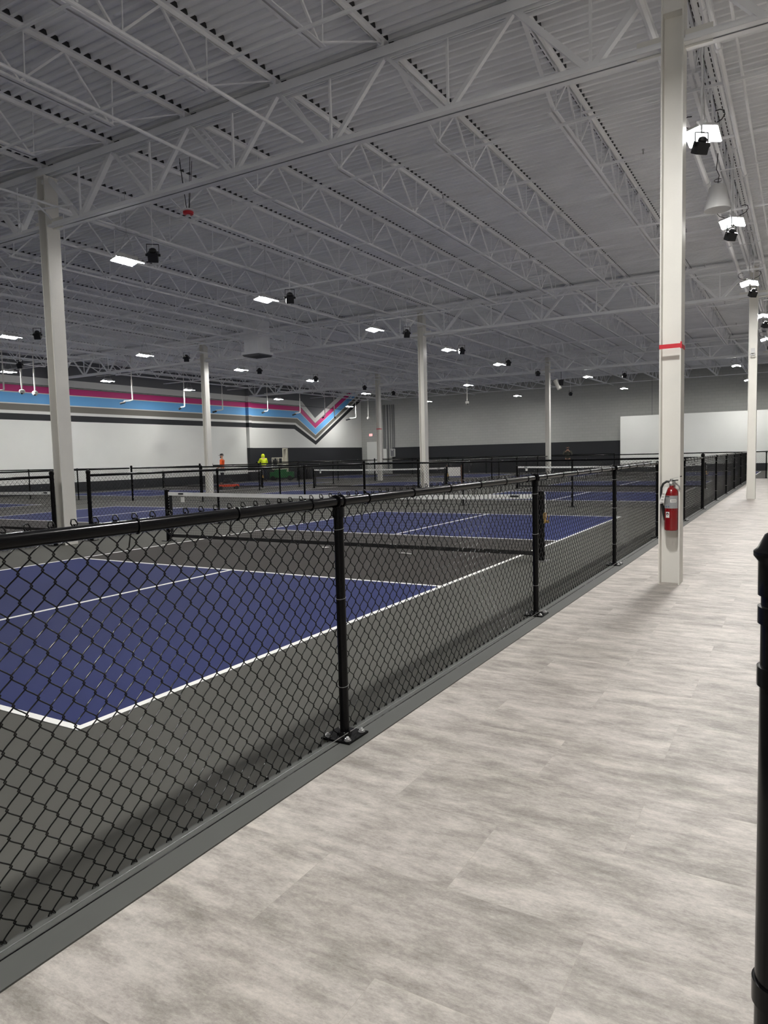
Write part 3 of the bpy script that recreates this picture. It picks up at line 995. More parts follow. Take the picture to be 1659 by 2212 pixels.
FN = 0
def fence(label, p0, p1, posts, term=(), side=1, zones=None, knuckles=0, ties=0, rail_ext=(0, 0), detail=False, group='chain link fence runs', trim=None):
    a, b = Vector((*p0, 0)), Vector((*p1, 0))
    d0 = (b - a).normalized()
    if trim:
        a = a + d0 * trim[0]; b = b - d0 * trim[1]
        posts = [q - trim[0] for q in posts]; term = [q - trim[0] for q in term]
    d = b - a
    L = d.length
    ang = math.atan2(d.y, d.x)
    t = thing('chain_link_fence', label, 'fence', a, ang, group)
    n = int(L / HP)
    zz = zones if zones else [(0, n, 1, 3)]
    zz = [(k0, min(k1, n), D, s_) for k0, k1, D, s_ in zz]
    me = fabric_mesh('mesh_fabric', zz, off=0.031 * side, knuckles=min(knuckles, n))
    link('mesh_fabric', me, t)
    MB().tube([(-rail_ext[0], 0, RZ), (L + rail_ext[1], 0, RZ)], RR, 16).build('top_rail', M_BLACK, t, True)
    MB().tube([(0, -0.026 * side, 0.03), (L, -0.026 * side, 0.03)], 0.0018, 6).build('tension_wire', M_STEEL if detail else M_WIRE, t, True)
    for s in posts:
        p = link('post', post_me, t, (s, 0, 0))
        link('loop_cap', lcap_me, p)
        link('base_plate', plate_me, p)
        link('weld_collar', weld_me, p)
        if s < 22 and detail:
            for i, j in ((-1, -1), (1, -1), (-1, 1), (1, 1)):
                link('bolt', bolt_me, p, (i * 0.066, j * 0.06, 0))
            for z in (0.27, 0.72, 1.07):
                q = link('post_tie', ptie_me, p, (0, 0, z), (0, 0, random.uniform(-0.2, 0.2)))
    for s in term:
        p = link('terminal_post', tpost_me, t, (s, 0, 0))
        link('dome_cap', dome_me, p)
        link('base_plate', plate_me, p)
        for bm_ in band_me:
            link('tension_band', bm_, p)
        if detail:
            for i, j in ((-1, -1), (1, -1), (-1, 1), (1, 1)):
                link('bolt', bolt_me, p, (i * 0.066, j * 0.06, 0))
    if ties:
        s = 0.25
        while s < min(L, ties):
            link('rail_tie', rtie_me, t, (s, 0, 0))
            s += 0.51
    return t

YM0 = -3.14
def ks(dist):
    return int(dist / HP)
fence('nearest long black chain link fence along the walkway, up to the tall corner post', (-1.99, YM0), (-1.99, 18.19),
      [0.0 + 0.0, 3.05, 6.09, 9.14, 12.19, 15.24, 18.28], term=(21.33,), side=1,
      zones=[(ks(3.4), ks(9.3), 5, 6), (ks(9.3), ks(14.5), 3, 5), (ks(14.5), 9999, 2, 4)], knuckles=ks(15), ties=21, detail=True)
fence('far run of the walkway fence, from tall corner post to the plank end', (-1.99, 18.19), (-1.99, 36.48),
      [3.05, 6.1, 9.14, 12.19, 15.24], term=(18.29,), side=1, zones=[(0, 9999, 2, 4)], ties=18, detail=True, trim=(0.12, 0))
fence('black fence between first and second court, near run ending at the left column', (-11.3, 1.0), (-11.3, 7.86), [0.8, 3.8], term=(6.86,), zones=[(0, 9999, 2, 4)])
fence('black fence between first and second court, run right of the left column', (-11.3, 8.60), (-11.3, 18.19), [3.36, 6.6], term=(0, 9.59), zones=[(0, 9999, 2, 4)])
fence('cross fence behind the nearest court, from walkway to inner corner', (-1.99, 18.19), (-11.3, 18.19), [3.06, 6.1], side=-1, zones=[(0, 9999, 2, 4)], trim=(0.11, 0.11))
fence('cross fence behind the second court', (-11.3, 18.19), (-21.44, 18.19), [3.2, 6.61], term=(10.14,), side=-1, trim=(0.11, 0))
fence('cross fence behind the third court, towards the striped wall', (-21.44, 18.19), (-31.0, 18.19), [3.1, 6.2], term=(9.5,), side=-1, trim=(0.11, 0))
fence('black fence between second and third court in the near row', (-21.44, 6.0), (-21.44, 18.19), [3.0, 6.1, 9.2], side=1, trim=(0, 0.11))
fence('short fence run from the first inner corner to the mid column', (-11.3, 18.19), (-11.3, 21.78), [], term=(3.5,), side=1, trim=(0.11, 0))
fence('fence run beyond the mid column between far row courts', (-11.3, 22.40), (-11.3, 36.48), [3.0, 6.0, 9.1, 12.1], term=(0,), side=1, trim=(0, 0.11))
fence('short fence run left of the column by the man in orange', (-21.44, 18.19), (-21.44, 21.78), [], term=(3.5,), side=1, trim=(0.11, 0))
fence('fence run right of the column by the man in orange', (-21.44, 22.40), (-21.44, 35.75), [3.0, 6.0, 9.0], term=(0, 13.3), side=1)
fence('far cross fence from the end of the walkway fence leftwards', (-1.99, 36.48), (-11.3, 36.48), [3.02, 6.04], side=-1, trim=(0.11, 0.11))
fence('far cross fence behind the middle of the second court row', (-11.3, 36.48), (-21.44, 36.48), [2.8, 5.8], term=(0, 10.1), side=-1, trim=(0.11, 0.11))
fence('far cross fence reaching the striped wall', (-21.44, 36.48), (-31.0, 36.48), [3.1, 6.2], side=-1, trim=(0.11, 0))
fence('cross fence closing the walkway, right of the far walkway column', (-1.99, 36.48), (8.9, 36.48), [0.62, 3.6, 6.6, 9.6], side=1, trim=(0.11, 0))
fence('low fence before the black band of the end wall', (-28.6, 48.2), (-10.6, 48.2), [0, 3, 6, 9, 12, 15, 18], side=1)
# the fence whose corner post stands at the right edge
t = thing('chain_link_fence', 'near fence with thick black corner post at the right edge', 'fence', (-0.014, 1.42, 0), 0, 'chain link fence runs')
cp = MB().tube([(0, 0, 0), (0, 0, 1.24)], 0.0445, 32).build('terminal_post', M_BLACK, t, True)
MB().lathe([(0.0445, 1.165), (0.0495, 1.165), (0.050, 1.225), (0.0575, 1.235), (0.0575, 1.243), (0.051, 1.249), (0.040, 1.272), (0.022, 1.286), (0.002, 1.290)], 32).build('dome_cap', M_BLACK, cp, True)
for z, h in ((1.130, 0.016), (1.02, 0.018), (0.43, 0.022)):
    q = MB().lathe([(0.0445, z - h), (0.0495, z - h + 0.001), (0.0495, z + h - 0.001), (0.0445, z + h)], 32)
    q.box(0.045, 0.085, -0.012, 0.012, z - h, z + h)
    q.build('tension_band', M_BLACK, cp, True)
MB().box(-0.1, 0.1, -0.1, 0.1, 0, 0.012).build('base_plate', M_BLACK, cp)
MB().tube([(0.04, 0, RZ - 0.02), (3.0, 0, RZ - 0.02)], RR, 16).build('top_rail', M_BLACK, t, True)
link('mesh_fabric', fabric_mesh('mesh_fabric', [(2, 78, 2, 5)], off=0.0), t)
link('post', post_me, t, (3.0, 0, 0))

# ------------------------------------------------------------ nets
def net_thing(cx, cy, label, fine):
    t = thing('pickleball_net', label, 'net', (cx, cy, 0), 0, 'court nets')
    X = 3.44
    b = MB()
    st = 0.0413
    n = int((2 * X - 0.16) / st)
    zt = lambda x: 0.875 - 0.03 * (1 - (x / X) ** 2)
    sd = 4 if fine else 3
    for k in range(n + 1):
        x = -X + 0.08 + k * st
        b.tube([(x, 0, 0.12), (x, 0, zt(x) - 0.02)], 0.0013, sd, caps=False)
    k = 0
    z = 0.12
    while z < 0.83:
        b.tube([(-X + 0.06, 0, z), (0, 0, z + (0.0 if z < 0.5 else -0.01)), (X - 0.06, 0, z)], 0.0013, sd, caps=False)
        z += st
    b.build('net_mesh', M_NET, t)
    tp = MB()
    ns = 70
    for i in range(ns):
        x0 = -X + 0.04 + (2 * X - 0.08) * i / ns
        x1 = -X + 0.04 + (2 * X - 0.08) * (i + 1) / ns
        w0, w1 = 0.006 * math.sin(i * 1.7) + 0.004 * math.sin(i * 0.6), 0.006 * math.sin((i + 1) * 1.7) + 0.004 * math.sin((i + 1) * 0.6)
        for s in (-1, 1):
            tp.add([(x0, s * (0.006 + w0 * 0.3), zt(x0) + 0.006), (x1, s * (0.006 + w1 * 0.3), zt(x1) + 0.006), (x1, s * (0.009 + w1), zt(x1) - 0.055), (x0, s * (0.009 + w0), zt(x0) - 0.055)], [(0, 1, 2, 3)])
        tp.add([(x0, -(0.006 + w0 * 0.3), zt(x0) + 0.006), (x1, -(0.006 + w1 * 0.3), zt(x1) + 0.006), (x1, (0.006 + w1 * 0.3), zt(x1) + 0.006), (x0, (0.006 + w0 * 0.3), zt(x0) + 0.006)], [(0, 1, 2, 3)])
    tp.build('top_tape', M_TAPE, t, True)
    bb = MB().box(-X + 0.05, X - 0.05, -0.008, 0.008, 0.07, 0.125)
    for s in (-1, 1):
        bb.box(*sorted((s * (X - 0.12), s * (X - 0.05))), -0.008, 0.008, 0.07, 0.86)
    bb.build('edge_binding', M_NET, t)
    MB().box(-X + 0.35, -X + 0.44, -0.010, -0.0085, 0.70, 0.79).build('tag', M_PAPER, t)
    lg = MB()
    for s in (-1, 1):
        lg.box(*sorted((s * (X - 0.42), s * (X - 0.30))), -0.0175, -0.0145, 0.835, 0.862)
    lg.build('tape_mark', M_WBLACK, t)
    for s in (-1, 1):
        p = MB().tube([(s * X, 0, 0), (s * X, 0, 0.905)], 0.042, 16).build('net_post', M_BLACK, t, True)
        MB().lathe([(0.044, 0.90), (0.045, 0.915), (0.02, 0.925)], 16, (s * X, 0, 0)).build('post_cap', M_BLACK, p, True)
        MB().box(s * X - 0.09, s * X + 0.09, -0.09, 0.09, 0, 0.01).build('base_plate', M_STEEL if s > 0 else M_BLACK, p)
        lc = MB()
        pts = []
        for i in range(60):
            pts.append((s * (X - 0.045 - 0.012 * (i % 2)), 0.01 * (1 if (i // 2) % 2 else -1), 0.1 + i * 0.0125))
        lc.tube(pts, 0.003, 4)
        lc.build('lacing', M_TAPE if s < 0 else M_WIRE, p)
    p = MB().box(X + 0.035, X + 0.062, -0.03, 0.03, 0.50, 0.64)
    p.tube([(X + 0.05, 0, 0.52), (X + 0.10, 0, 0.52)], 0.02, 10)
    p.tube([(X + 0.09, 0, 0.52), (X + 0.11, -0.03, 0.55), (X + 0.11, -0.03, 0.60)], 0.008, 6)
    p.build('winch', M_BRASS, t, True)
    MB().tube([(X, 0, 0.925), (X + 0.035, 0, 0.92), (X + 0.055, 0, 0.88), (X + 0.058, 0, 0.62)], 0.0035, 6).build('winch_cable', M_TAPE, t, True)
    return t
NL = {(0, 0): 'net of the nearest court with wrinkled white top tape', (1, 0): 'net of the second court, cut by the left column and left picture edge', (2, 0): 'net of the third court, beyond the left picture edge',
      (0, 1): 'net of the far court beside the walkway fence', (1, 1): 'net of the far court behind the mid column', (2, 1): 'net of the far court in front of the man in yellow'}
for (i, j), lb in NL.items():
    if (i, j) == (2, 0):
        continue
    net_thing(CX[i], CY[j] if j else 9.08, lb, j == 0 and i == 0)

# ------------------------------------------------------------ fire extinguisher on the near column
ex = thing('fire_extinguisher', 'red fire extinguisher hung on the nearest walkway column', 'fire extinguisher', (-1.170, 7.958, 0.575))
ex.scale = (1.05, 1.0, 1.04)
MB().lathe([(0.055, 0.0), (0.062, 0.006), (0.064, 0.02), (0.064, 0.370), (0.061, 0.392), (0.050, 0.414), (0.034, 0.428), (0.022, 0.436), (0.0185, 0.455)], 32).build('cylinder', M_RED, ex, True)
def arc(name, z0, z1, a0, a1, r, material, parent):
    b = MB(); n = 14
    for k in range(n + 1):
        a = math.radians(a0 + (a1 - a0) * k / n)
        b.v += [(r * math.cos(a), r * math.sin(a), z0), (r * math.cos(a), r * math.sin(a), z1)]
    b.f = [(2 * k, 2 * k + 2, 2 * k + 3, 2 * k + 1) for k in range(n)]
    return b.build(name, material, parent, True)
M_SILV = mat('silver_label', (0.33, 0.335, 0.34, 1), 0.45, 0.2, 0.08, 60)
lab = arc('instruction_label', 0.225, 0.352, 185, 345, 0.0647, M_SILV, ex)
arc('label_heading', 0.338, 0.347, 215, 262, 0.0650, M_WBLACK, lab)
for k in range(5):
    arc('label_text_line', 0.325 - k * 0.013, 0.3275 - k * 0.013, 222, 255 - (k % 3) * 5, 0.0650, M_TAUPE, lab)
for k in range(6):
    if k != 3:
        arc('label_mark', 0.236, 0.25, 222 + k * 7, 226 + k * 7, 0.0650, mat('label_blue', srgb(70, 95, 130), 0.5), lab)
arc('capacity_sticker', 0.285, 0.315, 268, 322, 0.0652, M_PAPER, lab)
arc('capacity_text', 0.303, 0.307, 275, 318, 0.0654, M_WBLACK, lab)
arc('capacity_text', 0.292, 0.296, 275, 318, 0.0654, M_WBLACK, lab)
arc('red_stripe', 0.205, 0.222, 0, 360, 0.0646, mat('dark_red_band', (0.09, 0.004, 0.005, 1), 0.4), ex)
stk = arc('round_sticker', 0.132, 0.190, 228, 262, 0.0650, M_PAPER, ex)
b = MB()
a0 = math.radians(245)
cx_, cy_ = 0.0656 * math.cos(a0), 0.0656 * math.sin(a0)
tx, ty = -math.sin(a0), math.cos(a0)
pts = []
for k in range(20):
    an = 2 * PI * k / 20
    pts.append((cx_ + tx * 0.014 * math.cos(an), cy_ + ty * 0.014 * math.cos(an), 0.168 + 0.014 * math.sin(an)))
b.ngon(pts).build('sticker_emblem', mat('dark_maroon', (0.05, 0.01, 0.015, 1), 0.5), stk)
b = MB()
nx_, ny_ = math.cos(a0), math.sin(a0)
b.ngon([(cx_ + nx_ * 0.0005 + tx * u, cy_ + ny_ * 0.0005 + ty * u, z) for u, z in ((-0.008, 0.160), (0.008, 0.160), (0.005, 0.168), (0, 0.171), (-0.005, 0.168))]).build('emblem_mark', M_PAPER, stk)
MB().lathe([(0.019, 0.450), (0.022, 0.455), (0.022, 0.475), (0.015, 0.485), (0.015, 0.515), (0.008, 0.52)], 16).build('valve', M_STEEL, ex, True)
MB().tube([(0.0, -0.02, 0.482), (0.0, -0.034, 0.482)], 0.016, 14).build('pressure_gauge', M_STEEL, ex, True)
MB().tube([(0.0, -0.03, 0.482), (0.0, -0.036, 0.482)], 0.012, 14).build('gauge_face', M_PAPER, ex, True)
b = MB()
b.bar((-0.01, 0, 0.515), (0.092, -0.004, 0.545), 0.018, 0.004)
b.build('squeeze_lever', M_STEEL, ex)
MB().bar((0.0, 0, 0.502), (0.062, -0.004, 0.506), 0.022, 0.010).build('carry_handle', M_CANS, ex)
MB().bar((0.080, -0.004, 0.541), (0.095, -0.004, 0.546), 0.020, 0.010).build('lever_tip', M_CANS, ex)
MB().tube([(-0.015, 0, 0.490), (-0.045, -0.005, 0.492), (-0.075, -0.01, 0.470), (-0.092, -0.012, 0.43), (-0.096, -0.012, 0.36), (-0.090, -0.012, 0.28), (-0.076, -0.012, 0.22)], 0.0115, 10).build('hose', M_RUBBER, ex, True)
MB().tube([(-0.078, -0.012, 0.25), (-0.070, -0.012, 0.18), (-0.058, -0.012, 0.10)], [0.012, 0.014, 0.009], 10).build('nozzle', M_RUBBER, ex, True)
MB().tube([(-0.035, 0, 0.475), (-0.06, -0.01, 0.46), (-0.075, -0.01, 0.43), (-0.05, -0.02, 0.455), (-0.015, -0.015, 0.470)], 0.0015, 5).build('tag_tie', M_PAPER, ex, True)
tg = MB()
tg.v = [(-0.052, -0.062, 0.438), (-0.020, -0.066, 0.440), (-0.060, -0.082, 0.28), (-0.106, -0.074, 0.272), (-0.075, -0.068, 0.38), (-0.045, -0.074, 0.37)]
tg.f = [(0, 4, 5, 1), (4, 3, 2, 5)]
tgo = tg.build('inspection_tag', M_PAPER, ex)
for (u0, z) in ((-0.066, 0.375), (-0.072, 0.345), (-0.078, 0.315), (-0.084, 0.29)):
    MB().ngon([(u0 - 0.006, -0.0765, z), (u0 + 0.016, -0.0805, z), (u0 + 0.014, -0.0805, z - 0.006), (u0 - 0.008, -0.0765, z - 0.006)]).build('tag_print', M_TAUPE, tgo)
b = MB().tube([(0.02, 0.0, 0.478), (0.05, -0.02, 0.470), (0.075, -0.03, 0.445), (0.085, -0.03, 0.41)], 0.007, 8)
b.build('bracket_arm', M_STEEL, ex, True)
MB().box(-0.025, 0.025, 0.066, 0.100, 0.28, 0.50).box(-0.02, 0.02, 0.0, 0.07, 0.455, 0.465).build('wall_bracket', M_STEEL, ex)

# ------------------------------------------------------------ litter on the court
def crumple(label, x, y, s, sq=0.4):
    random.seed(int(x * 100))
    b = MB(); n, m2 = 9, 6
    for i in range(m2):
        ph = PI * (i + 0.5) / m2
        for k in range(n):
            a = 2 * PI * k / n
            rr = s * (0.75 + 0.5 * random.random()) * math.sin(ph)
            b.v.append((rr * math.cos(a) * 1.5, rr * math.sin(a), 0.004 + s * sq * (1 - math.cos(ph)) * (0.8 + 0.4 * random.random())))
    for i in range(m2 - 1):
        for k in range(n):
            b.f.append((i * n + k, i * n + (k + 1) % n, (i + 1) * n + (k + 1) % n, (i + 1) * n + k))
    b.f.append(tuple(range(n))[::-1]); b.f.append(tuple((m2 - 1) * n + k for k in range(n)))
    return tag(b.build('crumpled_paper', M_PAPER, None, False, (x, y, 0.002)), label, 'litter')
crumple('crumpled white paper lying at centre of the nearest net', -5.45, 9.55, 0.07)
crumple('flat scrap of white paper under the nearest net, left of the near post', -6.47, 9.19, 0.045, 0.15)
tag(MB().tube([(0, 0, 0.008), (0.12, -0.03, 0.012), (0.22, -0.05, 0.007)], 0.009, 6).build('paper_scrap', M_PAPER, None, True, (-5.05, 9.05, 0.002)), 'thin white paper strip right of the crumpled paper', 'litter')
tag(MB().box(-0.06, 0.06, -0.03, 0.03, 0, 0.02).build('ball_tray', M_PAPER, None, False, (-4.35, 19.6, 0)), 'small white scrap near the far baseline, behind the cross fence', 'litter')

# ------------------------------------------------------------ people
def skin_mesh(name, verts, edges, radii, material, sub=2):
    me = bpy.data.meshes.new(name)
    me.from_pydata(verts, edges, [])
    o = bpy.data.objects.new(name, me)
    COL.objects.link(o)
    md = o.modifiers.new('s', 'SKIN'); md.use_smooth_shade = True
    sv = me.skin_vertices[0].data
    for i, r in enumerate(radii):
        sv[i].radius = r if isinstance(r, tuple) else (r, r)
    sv[0].use_root = True
    s2 = o.modifiers.new('u', 'SUBSURF'); s2.levels = sub; s2.render_levels = sub
    bpy.context.view_layer.update()
    dg = bpy.context.evaluated_depsgraph_get()
    out = bpy.data.meshes.new_from_object(o.evaluated_get(dg))
    bpy.data.objects.remove(o)
    out.materials.clear(); out.materials.append(material)
    for p in out.polygons:
        p.use_smooth = True
    out.name = name
    return out

M_SKIN = mat('skin', srgb(196, 148, 122), 0.55)
def person(label, loc, rotz, shirt, trousers, pose, hair, cap=None, beard=None, hood=False, mask=None):
    t = thing('person', label, 'person', loc, rotz)
    P_ = pose
    # continuous body: pelvis root, spine, head, arms with hands, legs with feet
    V = []; E = []; R = []
    def v(p, r, prev=None):
        V.append(p); R.append(r)
        if prev is not None:
            E.append((prev, len(V) - 1))
        return len(V) - 1
    pel = v((0, 0, 0.93), (0.145, 0.105))
    waist = v((0, 0.0, 1.08), (0.135, 0.095), pel)
    chest = v((0, P_.get('lean', 0) * 0.6, 1.30), (0.165, 0.11), waist)
    sh = v((0, P_.get('lean', 0) * 0.9, 1.44), (0.12, 0.08), chest)
    neck = v((0, P_.get('lean', 0), 1.52), 0.055, sh)
    hx, hy, hz = P_.get('head', (0, 0.02, 1.60))
    jaw = v((hx, hy, hz), (0.070, 0.075), neck)
    v((hx, hy - 0.005, hz + 0.08), (0.078, 0.092), jaw)
    v((hx, hy - 0.01, hz + 0.14), (0.062, 0.075), len(V) - 1)
    for s, key in ((-1, 'armL'), (1, 'armR')):
        el, wr = P_[key]
        shx = v((s * 0.19, P_.get('lean', 0) * 0.9, 1.41), 0.058, sh)
        e = v(el, 0.042, shx)
        w1 = v(wr, 0.027, e)
        d = (Vector(wr) - Vector(el)).normalized()
        sd = d.cross(Vector((0, 0, 1)))
        if sd.length < 0.1:
            sd = Vector((1, 0, 0))
        sd.normalize()
        pm = Vector(wr) + d * 0.07
        palm = v(tuple(pm), (0.034, 0.016), w1)
        for fi, (o_, ln) in enumerate(((-0.028, 0.065), (-0.009, 0.078), (0.010, 0.072), (0.028, 0.055))):
            f1 = v(tuple(pm + sd * o_ + d * 0.03), 0.009, palm)
            f2 = v(tuple(pm + sd * o_ + d * (0.03 + ln * 0.5) + Vector((0, 0, -0.006))), 0.008, f1)
            v(tuple(pm + sd * o_ * 1.05 + d * (0.03 + ln * 0.85) + Vector((0, 0, -0.022))), 0.007, f2)
        th = v(tuple(pm - d * 0.02 - sd * s * 0.035), 0.011, palm)
        v(tuple(pm + d * 0.02 - sd * s * 0.055), 0.009, th)
    for s, key in ((-1, 'legL'), (1, 'legR')):
        kn, an = P_[key]
        h = v((s * 0.095, 0, 0.87), 0.092, pel)
        k = v(kn, 0.060, h)
        a = v(an, 0.040, k)
        v((an[0], an[1] + 0.10, 0.045), (0.042, 0.035), a)
        v((an[0], an[1] + 0.17, 0.035), (0.040, 0.026), len(V) - 1)
    link('body', skin_mesh('body', V, E, R, M_SKIN), t)
    # shirt
    ms = mat('shirt_' + label[:14].replace(' ', '_'), shirt, 0.8, 0, 0.08, 12)
    lean = P_.get('lean', 0)
    sv = [(0, 0, 0.90), (0, 0, 1.08), (0, lean * 0.6, 1.30), (0, lean * 0.9, 1.44), (0, lean, 1.50)]
    se = [(0, 1), (1, 2), (2, 3), (3, 4)]
    sr = [(0.175, 0.135), (0.165, 0.13), (0.19, 0.135), (0.145, 0.10), (0.075, 0.07)]
    for s, key in ((-1, 'armL'), (1, 'armR')):
        el, wr = P_[key]
        i0 = len(sv)
        sv += [(s * 0.195, lean * 0.9, 1.41), tuple(Vector(el))]
        sr += [0.078, 0.064]
        se += [(3, i0), (i0, i0 + 1)]
        if P_.get('long', True):
            sv.append(tuple(Vector(el).lerp(Vector(wr), 0.9))); sr.append(0.045); se.append((i0 + 1, i0 + 2))
    link('shirt', skin_mesh('shirt', sv, se, sr, ms), t)
    mt2 = mat('trousers_' + label[:14].replace(' ', '_'), trousers, 0.85, 0, 0.08, 12)
    tv = [(0, 0, 0.94)]; te = []; tr = [(0.155, 0.118)]
    for s, key in ((-1, 'legL'), (1, 'legR')):
        kn, an = P_[key]
        i0 = len(tv)
        tv += [(s * 0.095, 0, 0.85), kn, (an[0], an[1], 0.10)]
        tr += [0.105, 0.078, 0.066]
        te += [(0, i0), (i0, i0 + 1), (i0 + 1, i0 + 2)]
    link('trousers', skin_mesh('trousers', tv, te, tr, mt2), t)
    bo = MB()
    for key in ('legL', 'legR'):
        an = P_[key][1]
        bo.lathe([(0.05, 0.0), (0.055, 0.02), (0.05, 0.10), (0.048, 0.14)], 12, (an[0], an[1], 0))
        bo.box(an[0] - 0.05, an[0] + 0.05, an[1], an[1] + 0.20, 0.0, 0.065)
    bo.build('boots', mat('boot_leather', (0.05, 0.035, 0.025, 1), 0.6), t, True)
    # head details: eyes, nose, ears, mouth
    fz = hz + 0.07
    face = MB()
    for s in (-1, 1):
        face.lathe([(0.002, -0.008), (0.010, 0), (0.002, 0.008)], 8, (hx + s * 0.030, hy + 0.088, fz + 0.012))
    face.box(hx - 0.022, hx + 0.022, hy + 0.078, hy + 0.088, fz - 0.052, fz - 0.046)
    face.build('eyes_and_mouth', mat('dark_feature', (0.03, 0.02, 0.02, 1), 0.5), t, True)
    nb = MB()
    nb.lathe([(0.003, 0.03), (0.012, 0.0), (0.014, -0.018), (0.004, -0.024)], 8, (hx, hy + 0.095, fz - 0.005))
    for s in (-1, 1):
        nb.lathe([(0.006, -0.028), (0.016, -0.01), (0.018, 0.012), (0.006, 0.028)], 8, (hx + s * 0.080, hy - 0.005, fz))
    nb.build('nose_and_ears', M_SKIN, t, True)
    def shell(name, prof, c, material, sc=(1, 1)):
        b = MB().lathe(prof, 18)
        b.v = [(c[0] + x * sc[0], c[1] + y * sc[1], c[2] + z) for x, y, z in b.v]
        return b.build(name, material, t, True)
    mh = mat('hair_' + str(round(hair[0], 3)), hair, 0.8)
    shell('hair', [(0.085, 0.0), (0.095, 0.05), (0.088, 0.09), (0.06, 0.125), (0.01, 0.14)], (hx, hy - 0.025, hz + 0.045), mh, (1, 1.05))
    if beard:
        shell('beard', [(0.01, -0.09), (0.045, -0.07), (0.062, -0.02), (0.066, 0.02)], (hx, hy + 0.035, hz + 0.01), mat('beard_hair', beard, 0.9), (1, 1))
    if cap:
        mc = mat('cap_cloth', cap, 0.8)
        shell('cap', [(0.095, 0.0), (0.100, 0.03), (0.088, 0.075), (0.05, 0.10), (0.01, 0.108)], (hx, hy - 0.008, hz + 0.095), mc, (1, 1.1))
        MB().box(hx - 0.065, hx + 0.065, hy + 0.08, hy + 0.175, hz + 0.095, hz + 0.108).build('cap_peak', mc, t)
    if hood:
        shell('hood', [(0.10, -0.10), (0.115, -0.03), (0.115, 0.06), (0.09, 0.12), (0.04, 0.155), (0.01, 0.16)], (hx, hy - 0.03, hz + 0.03), ms, (1, 1.05))
    if mask:
        shell('face_mask', [(0.045, -0.05), (0.07, -0.01), (0.074, 0.035), (0.06, 0.05)], (hx, hy + 0.03, hz + 0.01), mat('mask_cloth', mask, 0.8))
    return t

stand = {'armL': ((-0.27, 0.02, 1.13), (-0.24, 0.20, 0.98)), 'armR': ((0.27, 0.02, 1.13), (0.22, 0.22, 1.0)),
         'legL': ((-0.10, 0.03, 0.48), (-0.11, -0.02, 0.08)), 'legR': ((0.11, 0.05, 0.48), (0.14, 0.04, 0.08)), 'long': False}
person('bearded person in orange shirt and dark cap standing sideways by the striped wall', (-29.2, 31.35, 0), math.radians(118),
       srgb(250, 100, 40), (0.02, 0.02, 0.025, 1), stand, (0.25, 0.2, 0.17, 1), cap=(0.02, 0.02, 0.022, 1), beard=(0.025, 0.015, 0.012, 1))
bend = {'lean': 0.10, 'head': (0, 0.16, 1.56), 'armL': ((-0.27, 0.15, 1.20), (-0.22, 0.42, 1.24)), 'armR': ((0.27, 0.12, 1.18), (0.20, 0.36, 1.12)),
        'legL': ((-0.10, 0.03, 0.48), (-0.11, -0.02, 0.08)), 'legR': ((0.11, 0.05, 0.48), (0.14, 0.06, 0.08)), 'long': True}
person('person in bright yellow hooded top bending towards the green lift machine', (-29.7, 35.7, 0), math.radians(60),
       srgb(222, 240, 40), (0.02, 0.025, 0.04, 1), bend, (0.03, 0.02, 0.015, 1), hood=True)
phone = {'armL': ((-0.26, 0.14, 1.22), (-0.10, 0.26, 1.44)), 'armR': ((0.26, 0.14, 1.22), (0.10, 0.26, 1.44)),
         'legL': ((-0.10, 0.02, 0.48), (-0.11, -0.02, 0.08)), 'legR': ((0.11, 0.02, 0.48), (0.12, 0.0, 0.08)), 'long': True}
person('person in dark olive top with hands raised to the face, before the black end wall', (-12.95, 45.6, 0), math.radians(195),
       (0.05, 0.05, 0.035, 1), (0.02, 0.02, 0.02, 1), phone, (0.01, 0.01, 0.01, 1), mask=(0.02, 0.02, 0.02, 1))

# ------------------------------------------------------------ lift machine and work gear near the V
M_GREEN = mat('green_paint', srgb(34, 100, 52), 0.45)
M_IVORY = mat('ivory_machine_paint', srgb(196, 192, 176), 0.5, 0, 0.06, 10)
t = thing('personnel_lift', 'green and ivory upright lift machine beside the person in yellow', 'lift machine', (-29.6, 37.4, 0), math.radians(30))
MB().box(-0.75, 0.75, -0.4, 0.4, 0.18, 0.55).box(-0.45, 0.35, -0.36, 0.36, 0.55, 0.72).build('chassis', M_GREEN, t)
for x in (-0.55, 0.55):
    for y in (-0.38, 0.38):
        MB().tube([(x, y - 0.05, 0.15), (x, y + 0.05, 0.15)], 0.15, 16).build('wheel', M_RUBBER, t, True)
b = MB()
b.box(0.10, 0.16, -0.25, -0.19, 0.55, 2.08).box(0.10, 0.16, 0.19, 0.25, 0.55, 2.08).box(0.34, 0.40, -0.25, -0.19, 0.55, 2.08).box(0.34, 0.40, 0.19, 0.25, 0.55, 2.08)
b.box(0.10, 0.40, -0.25, 0.25, 2.03, 2.09).box(0.17, 0.33, -0.12, 0.12, 0.55, 2.0)
b.build('mast', M_IVORY, t)
b = MB()
for z in (1.05, 1.45):
    b.box(-0.60, 0.10, -0.35, -0.31, z, z + 0.05).box(-0.60, 0.10, 0.31, 0.35, z, z + 0.05).box(-0.60, -0.56, -0.35, 0.35, z, z + 0.05)
for x in (-0.60, -0.28, 0.06):
    for y in (-0.35, 0.31):
        b.box(x, x + 0.05, y, y + 0.04, 0.70, 1.5)
b.box(-0.60, 0.10, -0.35, 0.35, 0.70, 0.75)
b.build('guard_rail_basket', M_IVORY, t)
MB().box(-0.50, -0.25, -0.36, -0.30, 1.0, 1.35).build('control_box', M_CANS, t)
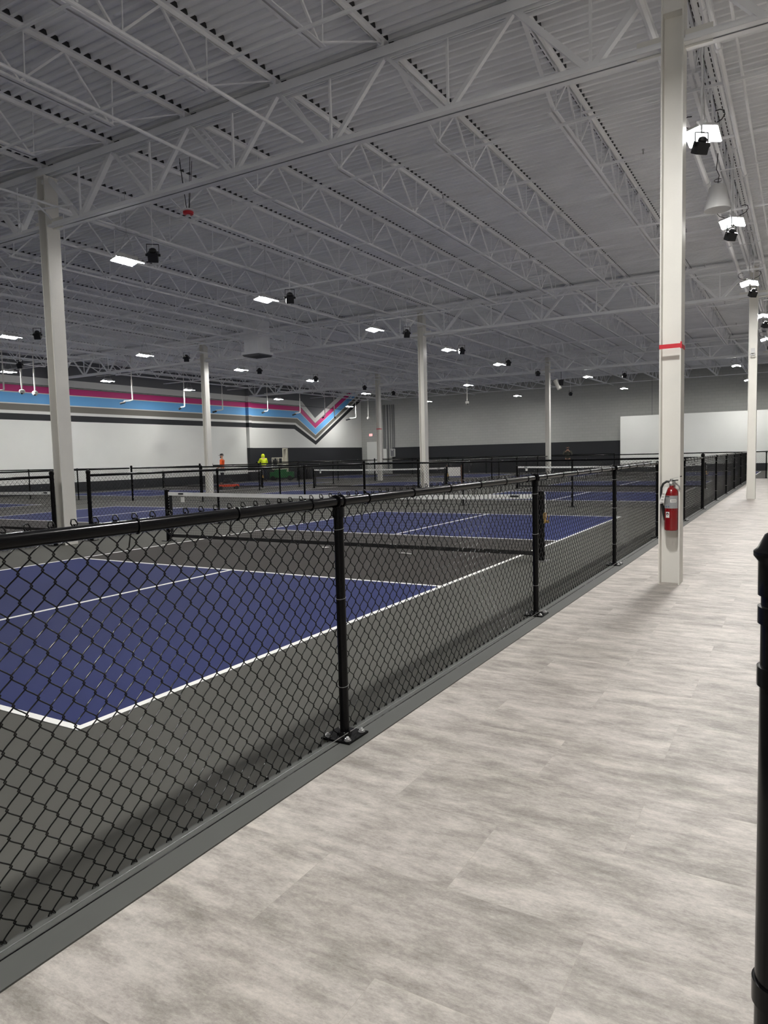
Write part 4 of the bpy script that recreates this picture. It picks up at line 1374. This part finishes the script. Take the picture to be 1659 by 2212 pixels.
for k, (x, y, lb) in enumerate(((-28.9, 38.6, 'tall black rubbish bin right of the green lift machine'), (-28.9, 39.4, 'black rubbish bin furthest right of the green lift machine'))):
    o = thing('rubbish_bin', lb, 'bin', (x, y, 0))
    MB().lathe([(0.24, 0.0), (0.26, 0.02), (0.31, 0.82), (0.33, 0.84), (0.33, 0.88), (0.29, 0.88)], 18).build('bin_body', M_CANS, o, True)
    MB().lathe([(0.345, 0.86), (0.35, 0.72), (0.36, 0.66), (0.345, 0.90), (0.30, 0.93)], 14).build('bin_liner', M_RUBBER, o, True)
    for s in (-1, 1):
        MB().box(s * 0.33 - 0.03, s * 0.33 + 0.03, -0.06, 0.06, 0.74, 0.78).build('handle', M_CANS, o)
t = thing('hand_cart', 'low red-orange hand cart with looped black handle behind the second court', 'cart', (-23.9, 26.0, 0), math.radians(50))
MB().box(-0.5, 0.5, -0.28, 0.28, 0.14, 0.24).build('deck', mat('red_orange_paint', srgb(196, 66, 34), 0.5), t)
for x in (-0.38, 0.38):
    for y in (-0.26, 0.26):
        MB().tube([(x, y - 0.03, 0.09), (x, y + 0.03, 0.09)], 0.09, 14).build('wheel', M_RUBBER, t, True)
MB().tube([(-0.45, -0.22, 0.2), (-0.62, -0.22, 0.75), (-0.62, 0.22, 0.75), (-0.45, 0.22, 0.2)], 0.014, 8).build('handle', M_CANS, t, True)
MB().tube([(0.3 * math.cos(a) * (1 - 0.02 * i), 0.22 * math.sin(a), 0.27 + 0.008 * i) for i, a in enumerate([k * PI / 6 for k in range(36)])], 0.018, 6).build('hose_coil', M_RUBBER, t, True)
tag(MB().tube([(-29.0, 31.6, 1.15), (-29.2, 33.0, 0.98), (-29.4, 34.5, 0.95), (-29.5, 36.4, 1.02)], 0.012, 6).build('power_cable', M_RUBBER, None, True), 'black cable sagging from the person in orange to the lift machine', 'cable')
# notice board and low bench behind the far net
t = thing('notice_stand', 'small white sign on a brown stand right of the mid column, behind the fence', 'sign', (-13.4, 29.2, 0), math.radians(20))
MB().box(-0.28, 0.28, -0.01, 0.01, 0.45, 0.85).build('sign_panel', M_PAPER, t)
for s in (-1, 1):
    MB().box(s * 0.33 - 0.03, s * 0.33 + 0.03, -0.03, 0.03, 0, 0.95).build('leg', mat('brown_wood', (0.12, 0.05, 0.03, 1), 0.6), t)
